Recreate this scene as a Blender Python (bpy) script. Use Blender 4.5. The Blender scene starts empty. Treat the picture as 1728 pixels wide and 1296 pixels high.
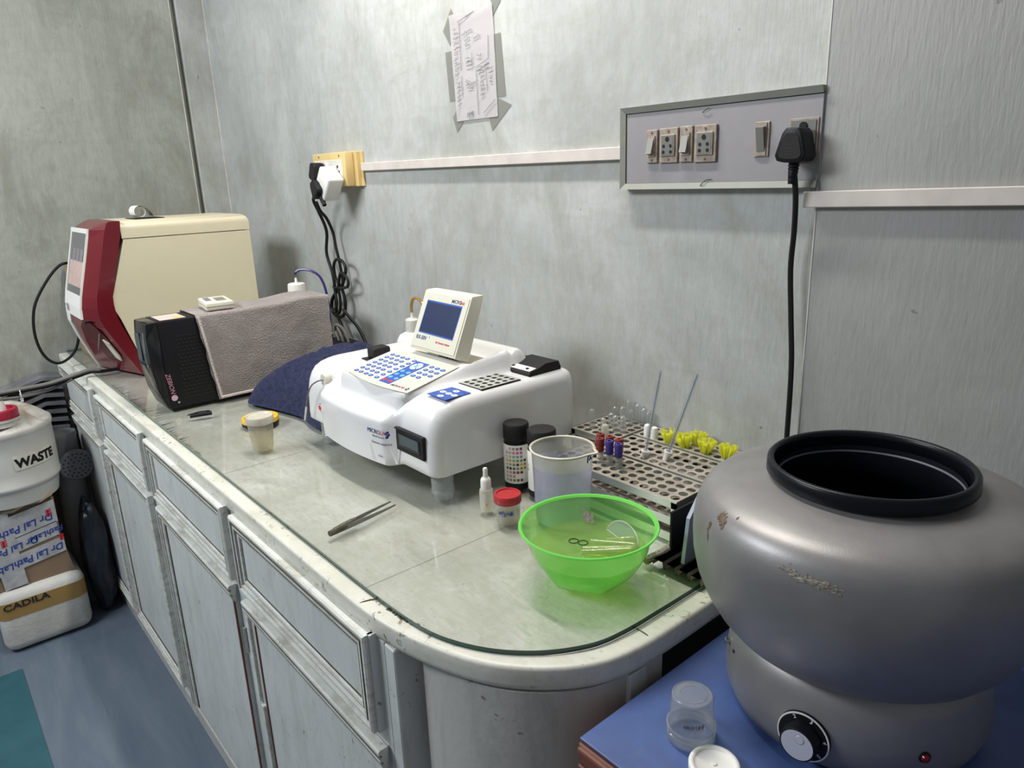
import bpy, bmesh, math, random
from mathutils import Vector, Matrix
random.seed(7)
C = bpy.context.scene.collection
PI = math.pi
H = 1.482          # camera height above the floor
T = 0.912          # top of the glass on the counter
WY = 1.112         # back wall plane

# ---------------------------------------------------------------- camera
cam_d = bpy.data.cameras.new('camera'); cam_d.sensor_width = 36; cam_d.lens = 1212.689/1728*36
cam_d.clip_start = 0.02; cam_d.clip_end = 50
cam = bpy.data.objects.new('camera', cam_d); C.objects.link(cam)
def cam_matrix(yaw, pitch, roll):
    s, c = math.sin(yaw), math.cos(yaw); sp, cp = math.sin(pitch), math.cos(pitch)
    fwd = Vector((-s*cp, c*cp, -sp)); right = Vector((c, s, 0)); up = right.cross(fwd)
    r2 = math.cos(roll)*right + math.sin(roll)*up
    u2 = -math.sin(roll)*right + math.cos(roll)*up
    m = Matrix((r2, u2, -fwd)).transposed().to_4x4(); m.translation = (0, 0, H)
    return m
cam.matrix_world = cam_matrix(0.870373308, 0.282726633, -0.036166718)
bpy.context.scene.camera = cam

# ---------------------------------------------------------------- world, lights, exposure
sc = bpy.context.scene
sc.view_settings.view_transform = 'Standard'; sc.view_settings.look = 'None'
sc.view_settings.gamma = 1; sc.view_settings.use_curve_mapping = False
sc.view_settings.exposure = 0.0
sc.cycles.transparent_max_bounces = 24; sc.cycles.max_bounces = 10
sc.cycles.use_denoising = True
w = bpy.data.worlds.new('world'); sc.world = w; w.use_nodes = True
w.node_tree.nodes['Background'].inputs[0].default_value = (0.88, 0.92, 1.0, 1)
w.node_tree.nodes['Background'].inputs[1].default_value = 0.22
def area(name, loc, target, sx, sy, power, col):
    d = bpy.data.lights.new(name, 'AREA'); d.shape = 'RECTANGLE'; d.size = sx; d.size_y = sy
    d.energy = power; d.color = col
    o = bpy.data.objects.new(name, d); C.objects.link(o); o.location = loc
    o.rotation_euler = (Vector(target)-Vector(loc)).to_track_quat('-Z', 'Y').to_euler()
    return o
area('tube_light_over_counter', (-1.30, 0.76, 2.58), (-1.30, 0.76, 0.9), 1.2, 0.06, 28, (1.0, 0.955, 0.88))
area('tube_light_room', (-2.15, -1.05, 2.5), (-1.9, 0.6, 0.7), 1.2, 0.5, 54, (0.90, 0.95, 1.0))

# ---------------------------------------------------------------- materials
def new_mat(name):
    m = bpy.data.materials.new(name); m.use_nodes = True
    nt = m.node_tree; return m, nt, nt.nodes['Principled BSDF']
def sock(b, *names):
    for n in names:
        if n in b.inputs: return b.inputs[n]
def simple(name, col, rough=0.5, metal=0.0, bump=0.0, bscale=200, spec=None, var=0.0, vscale=8, coat=0.0):
    m, nt, b = new_mat(name)
    b.inputs['Base Color'].default_value = (*col, 1); b.inputs['Roughness'].default_value = rough
    b.inputs['Metallic'].default_value = metal
    if coat: sock(b, 'Coat Weight').default_value = coat
    if spec is not None: sock(b, 'Specular IOR Level').default_value = spec
    tc = nt.nodes.new('ShaderNodeTexCoord')
    if bump:
        n = nt.nodes.new('ShaderNodeTexNoise'); n.inputs['Scale'].default_value = bscale; n.inputs['Detail'].default_value = 4
        bp = nt.nodes.new('ShaderNodeBump'); bp.inputs['Strength'].default_value = bump; bp.inputs['Distance'].default_value = 0.002
        nt.links.new(tc.outputs['Object'], n.inputs['Vector']); nt.links.new(n.outputs[0], bp.inputs['Height']); nt.links.new(bp.outputs[0], b.inputs['Normal'])
    if var:
        n = nt.nodes.new('ShaderNodeTexNoise'); n.inputs['Scale'].default_value = vscale; n.inputs['Detail'].default_value = 5
        r = nt.nodes.new('ShaderNodeValToRGB'); e = r.color_ramp.elements
        e[0].position = 0.3; e[1].position = 0.7
        e[0].color = (*[c*(1-var) for c in col], 1); e[1].color = (*[min(1, c*(1+var*0.6)) for c in col], 1)
        nt.links.new(tc.outputs['Object'], n.inputs['Vector']); nt.links.new(n.outputs[0], r.inputs[0]); nt.links.new(r.outputs[0], b.inputs['Base Color'])
    return m
class NB:      # small node builder
    def __init__(s, name):
        s.m, s.nt, s.b = new_mat(name); s.tc = s.nt.nodes.new('ShaderNodeTexCoord')
    def link(s, a, b): s.nt.links.new(a, b)
    def map(s, sx=1, sy=1, sz=1, rot=(0, 0, 0), src='Object'):
        n = s.nt.nodes.new('ShaderNodeMapping'); n.inputs['Scale'].default_value = (sx, sy, sz); n.inputs['Rotation'].default_value = rot
        s.link(s.tc.outputs[src], n.inputs['Vector']); return n.outputs[0]
    def noise(s, vec, scale, detail=5, rough=0.55, dist=0.0):
        n = s.nt.nodes.new('ShaderNodeTexNoise'); n.inputs['Scale'].default_value = scale; n.inputs['Detail'].default_value = detail
        n.inputs['Roughness'].default_value = rough; n.inputs['Distortion'].default_value = dist
        s.link(vec, n.inputs['Vector']); return n.outputs[0]
    def voro(s, vec, scale, feature='F1'):
        n = s.nt.nodes.new('ShaderNodeTexVoronoi'); n.inputs['Scale'].default_value = scale; n.feature = feature
        s.link(vec, n.inputs['Vector']); return n.outputs['Distance']
    def wave(s, vec, scale, dist=2, detail=2, direction='X'):
        n = s.nt.nodes.new('ShaderNodeTexWave'); n.inputs['Scale'].default_value = scale; n.inputs['Distortion'].default_value = dist
        n.inputs['Detail'].default_value = detail; n.bands_direction = direction
        s.link(vec, n.inputs['Vector']); return n.outputs['Fac']
    def ramp(s, fac, stops):
        n = s.nt.nodes.new('ShaderNodeValToRGB'); e = n.color_ramp.elements
        while len(e) < len(stops): e.new(0.5)
        for k, (p, c) in enumerate(stops):
            e[k].position = p; e[k].color = (*c, 1) if len(c) == 3 else c
        s.link(fac, n.inputs[0]); return n.outputs[0]
    def mix(s, fac, a, b, mode='MIX'):
        n = s.nt.nodes.new('ShaderNodeMix'); n.data_type = 'RGBA'; n.blend_type = mode
        for val, i in ((fac, 0), (a, 6), (b, 7)):
            if hasattr(val, 'links'): s.link(val, n.inputs[i])
            elif i == 0: n.inputs[i].default_value = val
            else: n.inputs[i].default_value = (*val, 1)
        return n.outputs[2]
    def bump(s, h, strength=0.3, dist=0.002):
        n = s.nt.nodes.new('ShaderNodeBump'); n.inputs['Strength'].default_value = strength; n.inputs['Distance'].default_value = dist
        s.link(h, n.inputs['Height']); s.link(n.outputs[0], s.b.inputs['Normal'])
    def color(s, c): s.link(c, s.b.inputs['Base Color'])
    def rough(s, r):
        if hasattr(r, 'links'): s.link(r, s.b.inputs['Roughness'])
        else: s.b.inputs['Roughness'].default_value = r
G3 = lambda v: (v, v, v)
def wall_mat(name, c0, c1, c2, dirt, dirt_amt):
    n = NB(name); v = n.map()
    big = n.noise(v, 1.7, 7, 0.62, 1.0); col = n.ramp(big, [(0.32, c0), (0.5, c1), (0.70, c2)])
    st = n.noise(n.map(3.0, 3.0, 0.8), 8, 9, 0.72, 0.5); col = n.mix(n.ramp(st, [(0.42, G3(0)), (0.72, G3(0.45))]), col, c2)
    st2 = n.noise(n.map(0.7, 0.7, 2.2, (0.3, 0.2, 0)), 7, 8, 0.7, 1.2); col = n.mix(n.ramp(st2, [(0.48, G3(0)), (0.74, G3(0.30))]), col, dirt)
    d = n.noise(n.map(1.3, 1.3, 0.7), 2.6, 9, 0.74, 1.8); col = n.mix(n.ramp(d, [(0.50, G3(0)), (0.74, G3(dirt_amt))]), col, dirt)
    fine = n.noise(n.map(1, 1, 0.4), 60, 6, 0.75); col = n.mix(n.ramp(fine, [(0.42, G3(0)), (0.75, G3(0.40))]), col, dirt)
    blot = n.noise(v, 1.1, 3, 0.5, 0.3); col = n.mix(n.ramp(blot, [(0.55, G3(0)), (0.75, G3(0.4))]), col, (c2[0]*1.05, c2[1]*0.98, c2[2]*0.93))
    spk = n.noise(v, 45, 2, 0.4); col = n.mix(n.ramp(spk, [(0.765, G3(0)), (0.785, G3(0.7))]), col, (0.16, 0.15, 0.12))
    n.color(col); n.rough(0.5)
    h = n.noise(n.map(1, 1, 0.15), 160, 4, 0.6); n.bump(h, 0.45, 0.0018); return n.m
M = {}
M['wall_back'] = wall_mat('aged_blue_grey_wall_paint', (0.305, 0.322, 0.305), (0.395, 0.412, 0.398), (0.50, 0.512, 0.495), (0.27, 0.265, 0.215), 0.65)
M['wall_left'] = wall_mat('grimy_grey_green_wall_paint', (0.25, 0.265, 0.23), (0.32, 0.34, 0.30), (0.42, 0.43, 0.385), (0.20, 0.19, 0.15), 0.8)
M['wall_right'] = wall_mat('aged_shaded_warm_grey_board_paint', (0.265, 0.27, 0.25), (0.305, 0.31, 0.295), (0.36, 0.36, 0.345), (0.28, 0.265, 0.24), 0.35)  # warmer grey board; the shadow on it is painted in as darker tones
def paint(name, base, grime, chip, amt=0.5, axis=(1, 1, 0.25), cp=0.63):
    n = NB(name); v = n.map(); col = n.ramp(n.noise(v, 6, 6, 0.6, 0.5), [(0.3, tuple(c*0.88 for c in base)), (0.7, base)])
    st = n.noise(n.map(*axis), 24, 7, 0.7, 0.6); col = n.mix(n.ramp(st, [(0.47, G3(0)), (0.75, G3(amt))]), col, grime)
    ch = n.noise(n.map(1, 1, 1), 75, 4, 0.65); ch2 = n.noise(v, 9, 2)
    chm = n.mix(1.0, n.ramp(ch, [(cp, G3(0)), (cp+.05, G3(1))]), n.ramp(ch2, [(0.48, G3(0)), (0.62, G3(1))]), 'MULTIPLY')
    col = n.mix(n.mix(0.75, G3(0), chm), col, chip)
    n.color(col); n.rough(0.42); n.bump(n.noise(v, 60, 4), 0.25, 0.002); return n.m
M['cab'] = paint('worn_white_cabinet_paint', (0.60, 0.62, 0.60), (0.31, 0.30, 0.245), (0.13, 0.11, 0.08), 0.5)
M['cab_mould'] = paint('worn_white_moulding_paint', (0.66, 0.67, 0.62), (0.27, 0.24, 0.17), (0.10, 0.08, 0.05), 0.85, (0.6, 1, 2.5))
M['nose'] = paint('cream_counter_edge_paint', (0.66, 0.655, 0.575), (0.42, 0.38, 0.27), (0.13, 0.10, 0.06), 0.6, (0.5, 1, 1), 0.585)
M['cab_grey'] = paint('dull_grey_panel_paint', (0.50, 0.49, 0.455), (0.22, 0.21, 0.18), (0.10, 0.085, 0.06), 0.5)
M['groove'] = simple('brown_grime_in_groove', (0.085, 0.07, 0.045), 0.7, var=0.4, vscale=60)
M['red_wood'] = simple('bare_red_brown_wood', (0.16, 0.052, 0.032), 0.55, var=0.3, vscale=30)
# marble: mottled grey white, finely veined and dusty
n = NB('mottled_marble'); v = n.map(); vr = n.map(1, 1, 1, (0, 0, 0.6))
col = n.ramp(n.noise(vr, 5, 9, 0.68, 1.4), [(0.30, (0.40, 0.405, 0.36)), (0.5, (0.52, 0.525, 0.485)), (0.72, (0.63, 0.635, 0.60))])
col = n.mix(n.ramp(n.noise(n.map(1, 3.2, 1, (0, 0, 0.9)), 26, 9, 0.75, 0.8), [(0.46, G3(0)), (0.66, G3(0.75))]), col, (0.36, 0.36, 0.30))
col = n.mix(n.ramp(n.noise(n.map(3.0, 1, 1, (0, 0, 0.5)), 34, 8, 0.75, 0.6), [(0.52, G3(0)), (0.75, G3(0.5))]), col, (0.70, 0.70, 0.68))
col = n.mix(n.ramp(n.noise(v, 3.0, 5, 0.6, 0.8), [(0.46, G3(0)), (0.66, G3(0.55))]), col, (0.40, 0.39, 0.31))
col = n.mix(n.ramp(n.noise(n.map(1, 5, 1, (0, 0, 1.2)), 50, 6, 0.8, 0.3), [(0.58, G3(0)), (0.68, G3(0.5))]), col, (0.30, 0.29, 0.24))
col = n.mix(n.ramp(n.noise(v, 180, 2, 0.5), [(0.72, G3(0)), (0.77, G3(0.8))]), col, (0.16, 0.16, 0.13))
n.color(col); n.rough(0.35); M['marble'] = n.m
M['seam'] = simple('grey_tile_joint', (0.33, 0.34, 0.30), 0.7)
def clearish(name, tint, gloss_rough=0.03, body=0.0, body_col=(0.8, 0.8, 0.8), ior=1.45, transl=0.5, tex=None, gloss_gain=1.0):
    """thin clear or milky plastic / glass: tinted see-through, fresnel gloss, some diffuse body"""
    m, nt, b = new_mat(name); nt.nodes.remove(b); out = nt.nodes['Material Output']
    tr = nt.nodes.new('ShaderNodeBsdfTransparent'); tr.inputs[0].default_value = (*tint, 1)
    gl = nt.nodes.new('ShaderNodeBsdfGlossy'); gl.inputs['Roughness'].default_value = gloss_rough
    lw = nt.nodes.new('ShaderNodeLayerWeight'); lw.inputs[0].default_value = 0.5      # facing = 1 - |cos|
    pw = nt.nodes.new('ShaderNodeMath'); pw.operation = 'POWER'; pw.inputs[1].default_value = 5.0
    fr = nt.nodes.new('ShaderNodeMath'); fr.operation = 'MULTIPLY_ADD'; f0 = ((ior-1)/(ior+1))**2
    fr.inputs[1].default_value = 1-f0; fr.inputs[2].default_value = f0
    nt.links.new(lw.outputs['Facing'], pw.inputs[0]); nt.links.new(pw.outputs[0], fr.inputs[0])
    last = tr.outputs[0]
    if body:
        df = nt.nodes.new('ShaderNodeBsdfDiffuse'); df.inputs[0].default_value = (*body_col, 1)
        tl = nt.nodes.new('ShaderNodeBsdfTranslucent'); tl.inputs[0].default_value = (*body_col, 1)
        a = nt.nodes.new('ShaderNodeMixShader'); a.inputs[0].default_value = transl
        nt.links.new(df.outputs[0], a.inputs[1]); nt.links.new(tl.outputs[0], a.inputs[2])
        mx = nt.nodes.new('ShaderNodeMixShader'); mx.inputs[0].default_value = body
        if tex:
            tc = nt.nodes.new('ShaderNodeTexCoord'); nz = nt.nodes.new('ShaderNodeTexNoise'); nz.inputs['Scale'].default_value = tex
            mp = nt.nodes.new('ShaderNodeMapRange'); mp.inputs[3].default_value = body*0.6; mp.inputs[4].default_value = min(1, body*1.4)
            nt.links.new(tc.outputs['Object'], nz.inputs['Vector']); nt.links.new(nz.outputs[0], mp.inputs[0]); nt.links.new(mp.outputs[0], mx.inputs[0])
        nt.links.new(tr.outputs[0], mx.inputs[1]); nt.links.new(a.outputs[0], mx.inputs[2]); last = mx.outputs[0]
    mg = nt.nodes.new('ShaderNodeMixShader')
    if gloss_gain != 1.0:
        mu = nt.nodes.new('ShaderNodeMath'); mu.operation = 'MULTIPLY'; mu.inputs[1].default_value = gloss_gain
        nt.links.new(fr.outputs[0], mu.inputs[0]); nt.links.new(mu.outputs[0], mg.inputs[0])
    else: nt.links.new(fr.outputs[0], mg.inputs[0])
    nt.links.new(last, mg.inputs[1]); nt.links.new(gl.outputs[0], mg.inputs[2])
    nt.links.new(mg.outputs[0], out.inputs[0]); return m
M['sheet_glass'] = clearish('clear_sheet_glass', (0.975, 0.98, 0.97), 0.02, ior=1.5)
M['glass_edge'] = simple('dark_green_glass_edge', (0.012, 0.06, 0.042), 0.12, spec=0.6)
M['lab_glass'] = clearish('thin_lab_glass', (0.88, 0.90, 0.90), 0.03, 0.2, (0.85, 0.88, 0.88), 1.5, gloss_gain=2.8)
M['milky'] = clearish('milky_plastic', (0.88, 0.88, 0.82), 0.15, 0.6, (0.86, 0.84, 0.74), 1.45, 0.5, tex=25)
M['clear_cup'] = clearish('frosted_clear_plastic', (0.86, 0.88, 0.88), 0.12, 0.30, (0.72, 0.73, 0.72), 1.45, 0.5, tex=30)
M['cup_film'] = clearish('yellowed_frosted_plastic', (0.90, 0.89, 0.82), 0.15, 0.30, (0.80, 0.79, 0.72), 1.45, 0.5, tex=30)
M['beaker'] = clearish('blue_stained_frosted_plastic', (0.72, 0.73, 0.82), 0.2, 0.72, (0.52, 0.53, 0.63), 1.45, 0.45, tex=14)
M['beaker_top'] = clearish('greyed_frosted_plastic', (0.74, 0.74, 0.70), 0.2, 0.66, (0.64, 0.63, 0.57), 1.45, 0.45, tex=20)
M['cup_lid'] = simple('dull_beige_lid_film', (0.52, 0.49, 0.40), 0.3, var=0.15, vscale=40)
M['beaker_lip'] = simple('yellowed_plastic_lip', (0.60, 0.56, 0.46), 0.3, var=0.2, vscale=40)
M['green_bowl'] = clearish('translucent_green_plastic', (0.62, 0.95, 0.40), 0.10, 0.38, (0.28, 0.78, 0.20), 1.5, 0.5)
M['green_rim'] = clearish('bright_green_plastic_rim', (0.5, 0.95, 0.4), 0.12, 0.75, (0.30, 0.85, 0.18), 1.5, 0.4)
M['soaked_glass'] = clearish('soaking_glass', (0.86, 0.92, 0.62), 0.05, 0.28, (0.70, 0.78, 0.40), 1.5, 0.5, gloss_gain=2.0)
M['water'] = clearish('cloudy_yellow_green_water', (0.86, 0.92, 0.60), 0.02, 0.24, (0.56, 0.64, 0.30), 1.33, 0.5, tex=30)
M['white_gloss'] = simple('glossy_white_enamel', (0.70, 0.70, 0.70), 0.22, coat=0.3, var=0.02, vscale=6)
M['white_plastic'] = simple('white_plastic', (0.76, 0.75, 0.70), 0.4)
M['white_dirty'] = simple('dusty_white_plastic', (0.66, 0.64, 0.57), 0.45, var=0.15, vscale=40)
M['cream'] = simple('cream_enamel', (0.66, 0.60, 0.43), 0.35, var=0.02, vscale=20)
M['cream_light'] = simple('pale_cream_plastic', (0.70, 0.67, 0.54), 0.42, bump=0.05, bscale=500)
M['tray_cream'] = simple('yellowed_cream_tray', (0.64, 0.58, 0.44), 0.5, var=0.1, vscale=20)
M['maroon'] = simple('glossy_maroon_plastic', (0.135, 0.007, 0.013), 0.28, coat=0.2)
M['maroon_dark'] = simple('dark_maroon_recess', (0.075, 0.004, 0.010), 0.4)
M['black'] = simple('black_plastic', (0.008, 0.008, 0.010), 0.45, bump=0.1, bscale=300, spec=0.22)
M['black_gloss'] = simple('glossy_black_plastic', (0.008, 0.008, 0.010), 0.15, spec=0.3)
M['black_matte'] = simple('matte_black_plastic', (0.014, 0.013, 0.013), 0.6, bump=0.15, bscale=400, spec=0.25)
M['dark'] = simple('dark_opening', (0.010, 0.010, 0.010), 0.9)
M['cord'] = simple('black_cord_rubber', (0.010, 0.010, 0.010), 0.5, spec=0.25)
M['cord_grey'] = simple('dusty_grey_cable', (0.16, 0.15, 0.135), 0.6)
M['steel'] = simple('brushed_steel', (0.55, 0.55, 0.52), 0.32, 1.0, var=0.25, vscale=30)
M['alu'] = simple('dull_aluminium', (0.62, 0.62, 0.58), 0.42, 0.7, bump=0.1, bscale=200, var=0.15, vscale=20)
M['rack_top'] = simple('stained_aluminium_plate', (0.42, 0.375, 0.315), 0.55, 0.35, var=0.35, vscale=28)
M['rack_edge'] = simple('bright_aluminium_edge', (0.62, 0.63, 0.56), 0.35, 0.6, var=0.1)
M['grip'] = simple('olive_brown_stained_grip', (0.085, 0.072, 0.048), 0.55, var=0.4, vscale=90)
M['tool_steel'] = simple('dark_tool_steel', (0.22, 0.22, 0.21), 0.3, 0.9)
M['grimy_metal'] = simple('brown_stained_metal', (0.20, 0.165, 0.13), 0.6, 0.3, var=0.5, vscale=60)
M['floor'] = None
n = NB('worn_blue_grey_floor_vinyl'); v = n.map()
col = n.ramp(n.noise(n.map(0.5, 3, 1), 4, 6, 0.6, 0.5), [(0.3, (0.085, 0.115, 0.155)), (0.7, (0.135, 0.165, 0.205))])
col = n.mix(n.ramp(n.noise(n.map(0.35, 6, 1), 22, 6, 0.7), [(0.55, G3(0)), (0.8, G3(0.5))]), col, (0.20, 0.215, 0.235))
col = n.mix(n.ramp(n.noise(n.map(0.2, 9, 1), 6, 3, 0.6), [(0.66, G3(0)), (0.69, G3(0.6))]), col, (0.05, 0.06, 0.08))
n.color(col); n.rough(0.38); M['floor'] = n.m
M['mat'] = simple('teal_floor_mat', (0.022, 0.092, 0.115), 0.5, var=0.15, vscale=12, bump=0.2, bscale=300)
n = NB('scuffed_blue_rexine'); v = n.map()
col = n.ramp(n.noise(v, 14, 6, 0.6, 0.5), [(0.35, (0.048, 0.085, 0.235)), (0.65, (0.064, 0.112, 0.30))])
col = n.mix(n.ramp(n.noise(v, 24, 7, 0.7, 0.8), [(0.64, G3(0)), (0.70, G3(0.6))]), col, (0.10, 0.115, 0.15))
n.color(col); n.rough(0.42); M['blue'] = n.m
n = NB('hammered_silver_enamel'); v = n.map()
col = n.ramp(n.noise(v, 9, 5, 0.6, 0.4), [(0.3, (0.215, 0.207, 0.205)), (0.7, (0.285, 0.277, 0.275))])
col = n.mix(n.ramp(n.noise(n.map(1, 1, 1), 18, 6, 0.75, 1.0), [(0.62, G3(0)), (0.72, G3(0.25))]), col, (0.22, 0.19, 0.15))
n.color(col); n.rough(0.42); n.b.inputs['Metallic'].default_value = 0.45
n.bump(n.noise(v, 500, 2), 0.12, 0.0006); M['silver'] = n.m
M['rubber'] = simple('black_rubber_ring', (0.005, 0.006, 0.009), 0.30, spec=0.2)
M['bowl_in'] = simple('dark_blue_black_inner_shell', (0.006, 0.008, 0.014), 0.45)
M['dull_lip'] = simple('dull_grey_inner_lip', (0.09, 0.09, 0.11), 0.5)
M['rust'] = simple('brown_bare_patch', (0.13, 0.085, 0.055), 0.7, var=0.5, vscale=150)
M['scuff'] = simple('pale_brown_scuff', (0.30, 0.27, 0.22), 0.7, 0.2, var=0.5, vscale=220)
M['knob_face'] = simple('grey_knob_face', (0.50, 0.50, 0.56), 0.3)
M['pip_mark'] = simple('pale_violet_marking', (0.16, 0.17, 0.36), 0.5)
M['white_ink'] = simple('white_print', (0.8, 0.8, 0.8), 0.5)
M['blue_ink'] = simple('blue_print', (0.02, 0.05, 0.30), 0.5)
M['navy_ink'] = simple('dark_blue_print', (0.025, 0.035, 0.16), 0.5)
M['red_ink'] = simple('red_print', (0.60, 0.02, 0.03), 0.5)
M['black_ink'] = simple('black_print', (0.015, 0.015, 0.015), 0.5)
M['pencil'] = simple('grey_ink', (0.17, 0.165, 0.19), 0.7)
M['light_blue'] = simple('light_blue_key', (0.12, 0.42, 0.78), 0.4)
M['panel_blue'] = simple('royal_blue_panel', (0.025, 0.085, 0.38), 0.35)
M['key_beige'] = simple('beige_membrane', (0.60, 0.585, 0.48), 0.45)
M['lcd'] = simple('dark_blue_lcd', (0.012, 0.022, 0.075), 0.16)
M['lcd_small'] = simple('dull_blue_green_display', (0.03, 0.055, 0.07), 0.15)
M['red_cap'] = simple('ribbed_red_plastic', (0.42, 0.022, 0.026), 0.4, var=0.15, vscale=60)
M['dark_red'] = simple('dark_red_stopper', (0.20, 0.022, 0.018), 0.5)
M['purple'] = simple('violet_stopper', (0.045, 0.025, 0.19), 0.4)
M['yellow'] = simple('yellow_plastic', (0.72, 0.44, 0.03), 0.4)
M['tip_yellow'] = clearish('yellow_pipette_tip_plastic', (0.97, 0.98, 0.45), 0.1, 0.75, (0.92, 0.93, 0.14), 1.45, 0.5)
M['amber'] = clearish('amber_tubing', (0.75, 0.58, 0.30), 0.1, 0.6, (0.55, 0.38, 0.16), 1.45, 0.4)
M['violet_tube'] = simple('violet_tubing', (0.035, 0.02, 0.14), 0.3)
M['paper'] = simple('white_note_paper', (0.80, 0.765, 0.77), 0.7, bump=0.25, bscale=18)
M['tape'] = clearish('grey_clear_tape', (0.80, 0.80, 0.78), 0.2, 0.45, (0.46, 0.465, 0.43), 1.45, 0.3)
M['raceway'] = simple('dusty_pink_white_conduit', (0.60, 0.545, 0.50), 0.5, var=0.10, vscale=25)
M['box_panel'] = simple('lilac_grey_panel_paint', (0.265, 0.252, 0.262), 0.5, var=0.10, vscale=10, bump=0.1, bscale=60)
M['box_frame'] = paint('grey_green_frame_paint', (0.27, 0.275, 0.24), (0.33, 0.29, 0.21), (0.10, 0.09, 0.07), 0.6, (0.6, 1, 1))
M['sw_beige'] = simple('grimy_beige_switch_plate', (0.32, 0.26, 0.21), 0.5, var=0.3, vscale=90)
M['sw_grey'] = simple('grey_rocker', (0.19, 0.185, 0.165), 0.4)
M['sw_insert'] = simple('grey_socket_face', (0.145, 0.145, 0.130), 0.45, var=0.1, vscale=60)
M['yellow_box'] = simple('yellowed_surface_box', (0.62, 0.46, 0.20), 0.5, var=0.08, vscale=20)
M['foam'] = simple('dirty_white_foam', (0.56, 0.545, 0.50), 0.6, bump=0.6, bscale=90, var=0.16, vscale=12)
M['card'] = simple('brown_cardboard', (0.26, 0.18, 0.115), 0.8, var=0.12, vscale=12)
M['card_light'] = simple('torn_card_edge', (0.52, 0.40, 0.28), 0.8, var=0.2, vscale=40)
M['clear_tape'] = simple('crumpled_packing_tape', (0.46, 0.46, 0.47), 0.28, var=0.25, vscale=30, bump=0.5, bscale=60)
M['brown_tape'] = clearish('yellow_brown_packing_tape', (0.70, 0.50, 0.22), 0.2, 0.7, (0.50, 0.33, 0.12), 1.45, 0.2)
n = NB('dusty_white_jerrycan_plastic'); v = n.map()
col = n.ramp(n.noise(v, 5, 6, 0.6, 0.6), [(0.3, (0.58, 0.565, 0.52)), (0.7, (0.68, 0.665, 0.62))])
sx = n.nt.nodes.new('ShaderNodeSeparateXYZ'); n.link(n.tc.outputs['Object'], sx.inputs[0])
hm = n.ramp(sx.outputs[2], [(0.235, G3(0)), (0.27, G3(1))]); dn = n.ramp(n.noise(v, 16, 7, 0.7, 1.0), [(0.42, G3(0)), (0.66, G3(0.75))])
col = n.mix(n.mix(1.0, hm, dn, 'MULTIPLY'), col, (0.28, 0.19, 0.09)); n.color(col); n.rough(0.35); M['can'] = n.m
n = NB('terry_grey_pink_towel'); v = n.map()
col = n.ramp(n.noise(v, 5, 5, 0.6, 0.5), [(0.3, (0.52, 0.46, 0.43)), (0.7, (0.68, 0.61, 0.585))])
col = n.mix(n.ramp(n.noise(v, 9, 4, 0.6, 0.5), [(0.62, G3(0)), (0.76, G3(0.5))]), col, (0.15, 0.12, 0.085))
n.color(col); n.rough(0.95); n.bump(n.voro(v, 300), 0.6, 0.003); M['towel'] = n.m
n = NB('navy_terry_cloth'); v = n.map()
col = n.ramp(n.noise(v, 90, 5, 0.7), [(0.35, (0.008, 0.011, 0.038)), (0.7, (0.030, 0.040, 0.115))])
n.color(col); n.rough(0.95); n.bump(n.noise(v, 260, 4, 0.7), 1.0, 0.006); M['navy'] = n.m
M['grey_sheet'] = simple('blue_grey_plastic_sheet', (0.27, 0.29, 0.36), 0.3)
M['bag'] = simple('crumpled_grey_bag', (0.15, 0.155, 0.165), 0.4, var=0.4, vscale=12, bump=0.6, bscale=25)
M['box_label'] = simple('pinkish_warning_label', (0.62, 0.50, 0.45), 0.5, var=0.12, vscale=70)
M['scr_pink'] = simple('pinkish_screen_area', (0.62, 0.44, 0.39), 0.2, var=0.1, vscale=60)
M['scr_grey'] = simple('grey_screen_bar', (0.13, 0.13, 0.135), 0.2)
M['scr_box'] = simple('grey_screen_tile', (0.22, 0.20, 0.22), 0.2)
M['liquid'] = clearish('pale_amber_liquid', (0.94, 0.91, 0.80), 0.05, 0.28, (0.80, 0.74, 0.58), 1.35, 0.5)
M['silver_gloss'] = simple('bright_chrome', (0.75, 0.75, 0.76), 0.15, 1.0)

# ---------------------------------------------------------------- object helpers
ORG = {}
def set_props(o, label=None, cat=None, group=None, kind=None):
    if label: o['label'] = label
    if cat: o['category'] = cat
    if group: o['group'] = group
    if kind: o['kind'] = kind
    return o
def thing(name, label, cat, loc, group=None):
    o = bpy.data.objects.new(name, None); C.objects.link(o); o.location = loc
    o.empty_display_size = 0.02; ORG[o.name] = Vector(loc); return set_props(o, label, cat, group)
def finish(bm, name, mats, parent=None, smooth=False, angle=35, loc=None, label=None, cat=None, group=None, kind=None, local=False):
    """link bm (built in world coordinates unless local) as one object; its origin is its parent's, or loc"""
    org = ORG[parent.name] if parent is not None else Vector(loc or (0, 0, 0))
    if not local: bmesh.ops.translate(bm, vec=-org, verts=bm.verts)
    bmesh.ops.recalc_face_normals(bm, faces=bm.faces)
    me = bpy.data.meshes.new(name); bm.to_mesh(me); bm.free()
    for m in (mats if isinstance(mats, (list, tuple)) else [mats]): me.materials.append(m)
    if smooth:
        me.shade_smooth()
        try: me.set_sharp_from_angle(angle=math.radians(angle))
        except Exception: pass
    o = bpy.data.objects.new(name, me); C.objects.link(o)
    if parent is not None: o.parent = parent
    else: o.location = org
    ORG[o.name] = org.copy(); return set_props(o, label, cat, group, kind)
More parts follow.
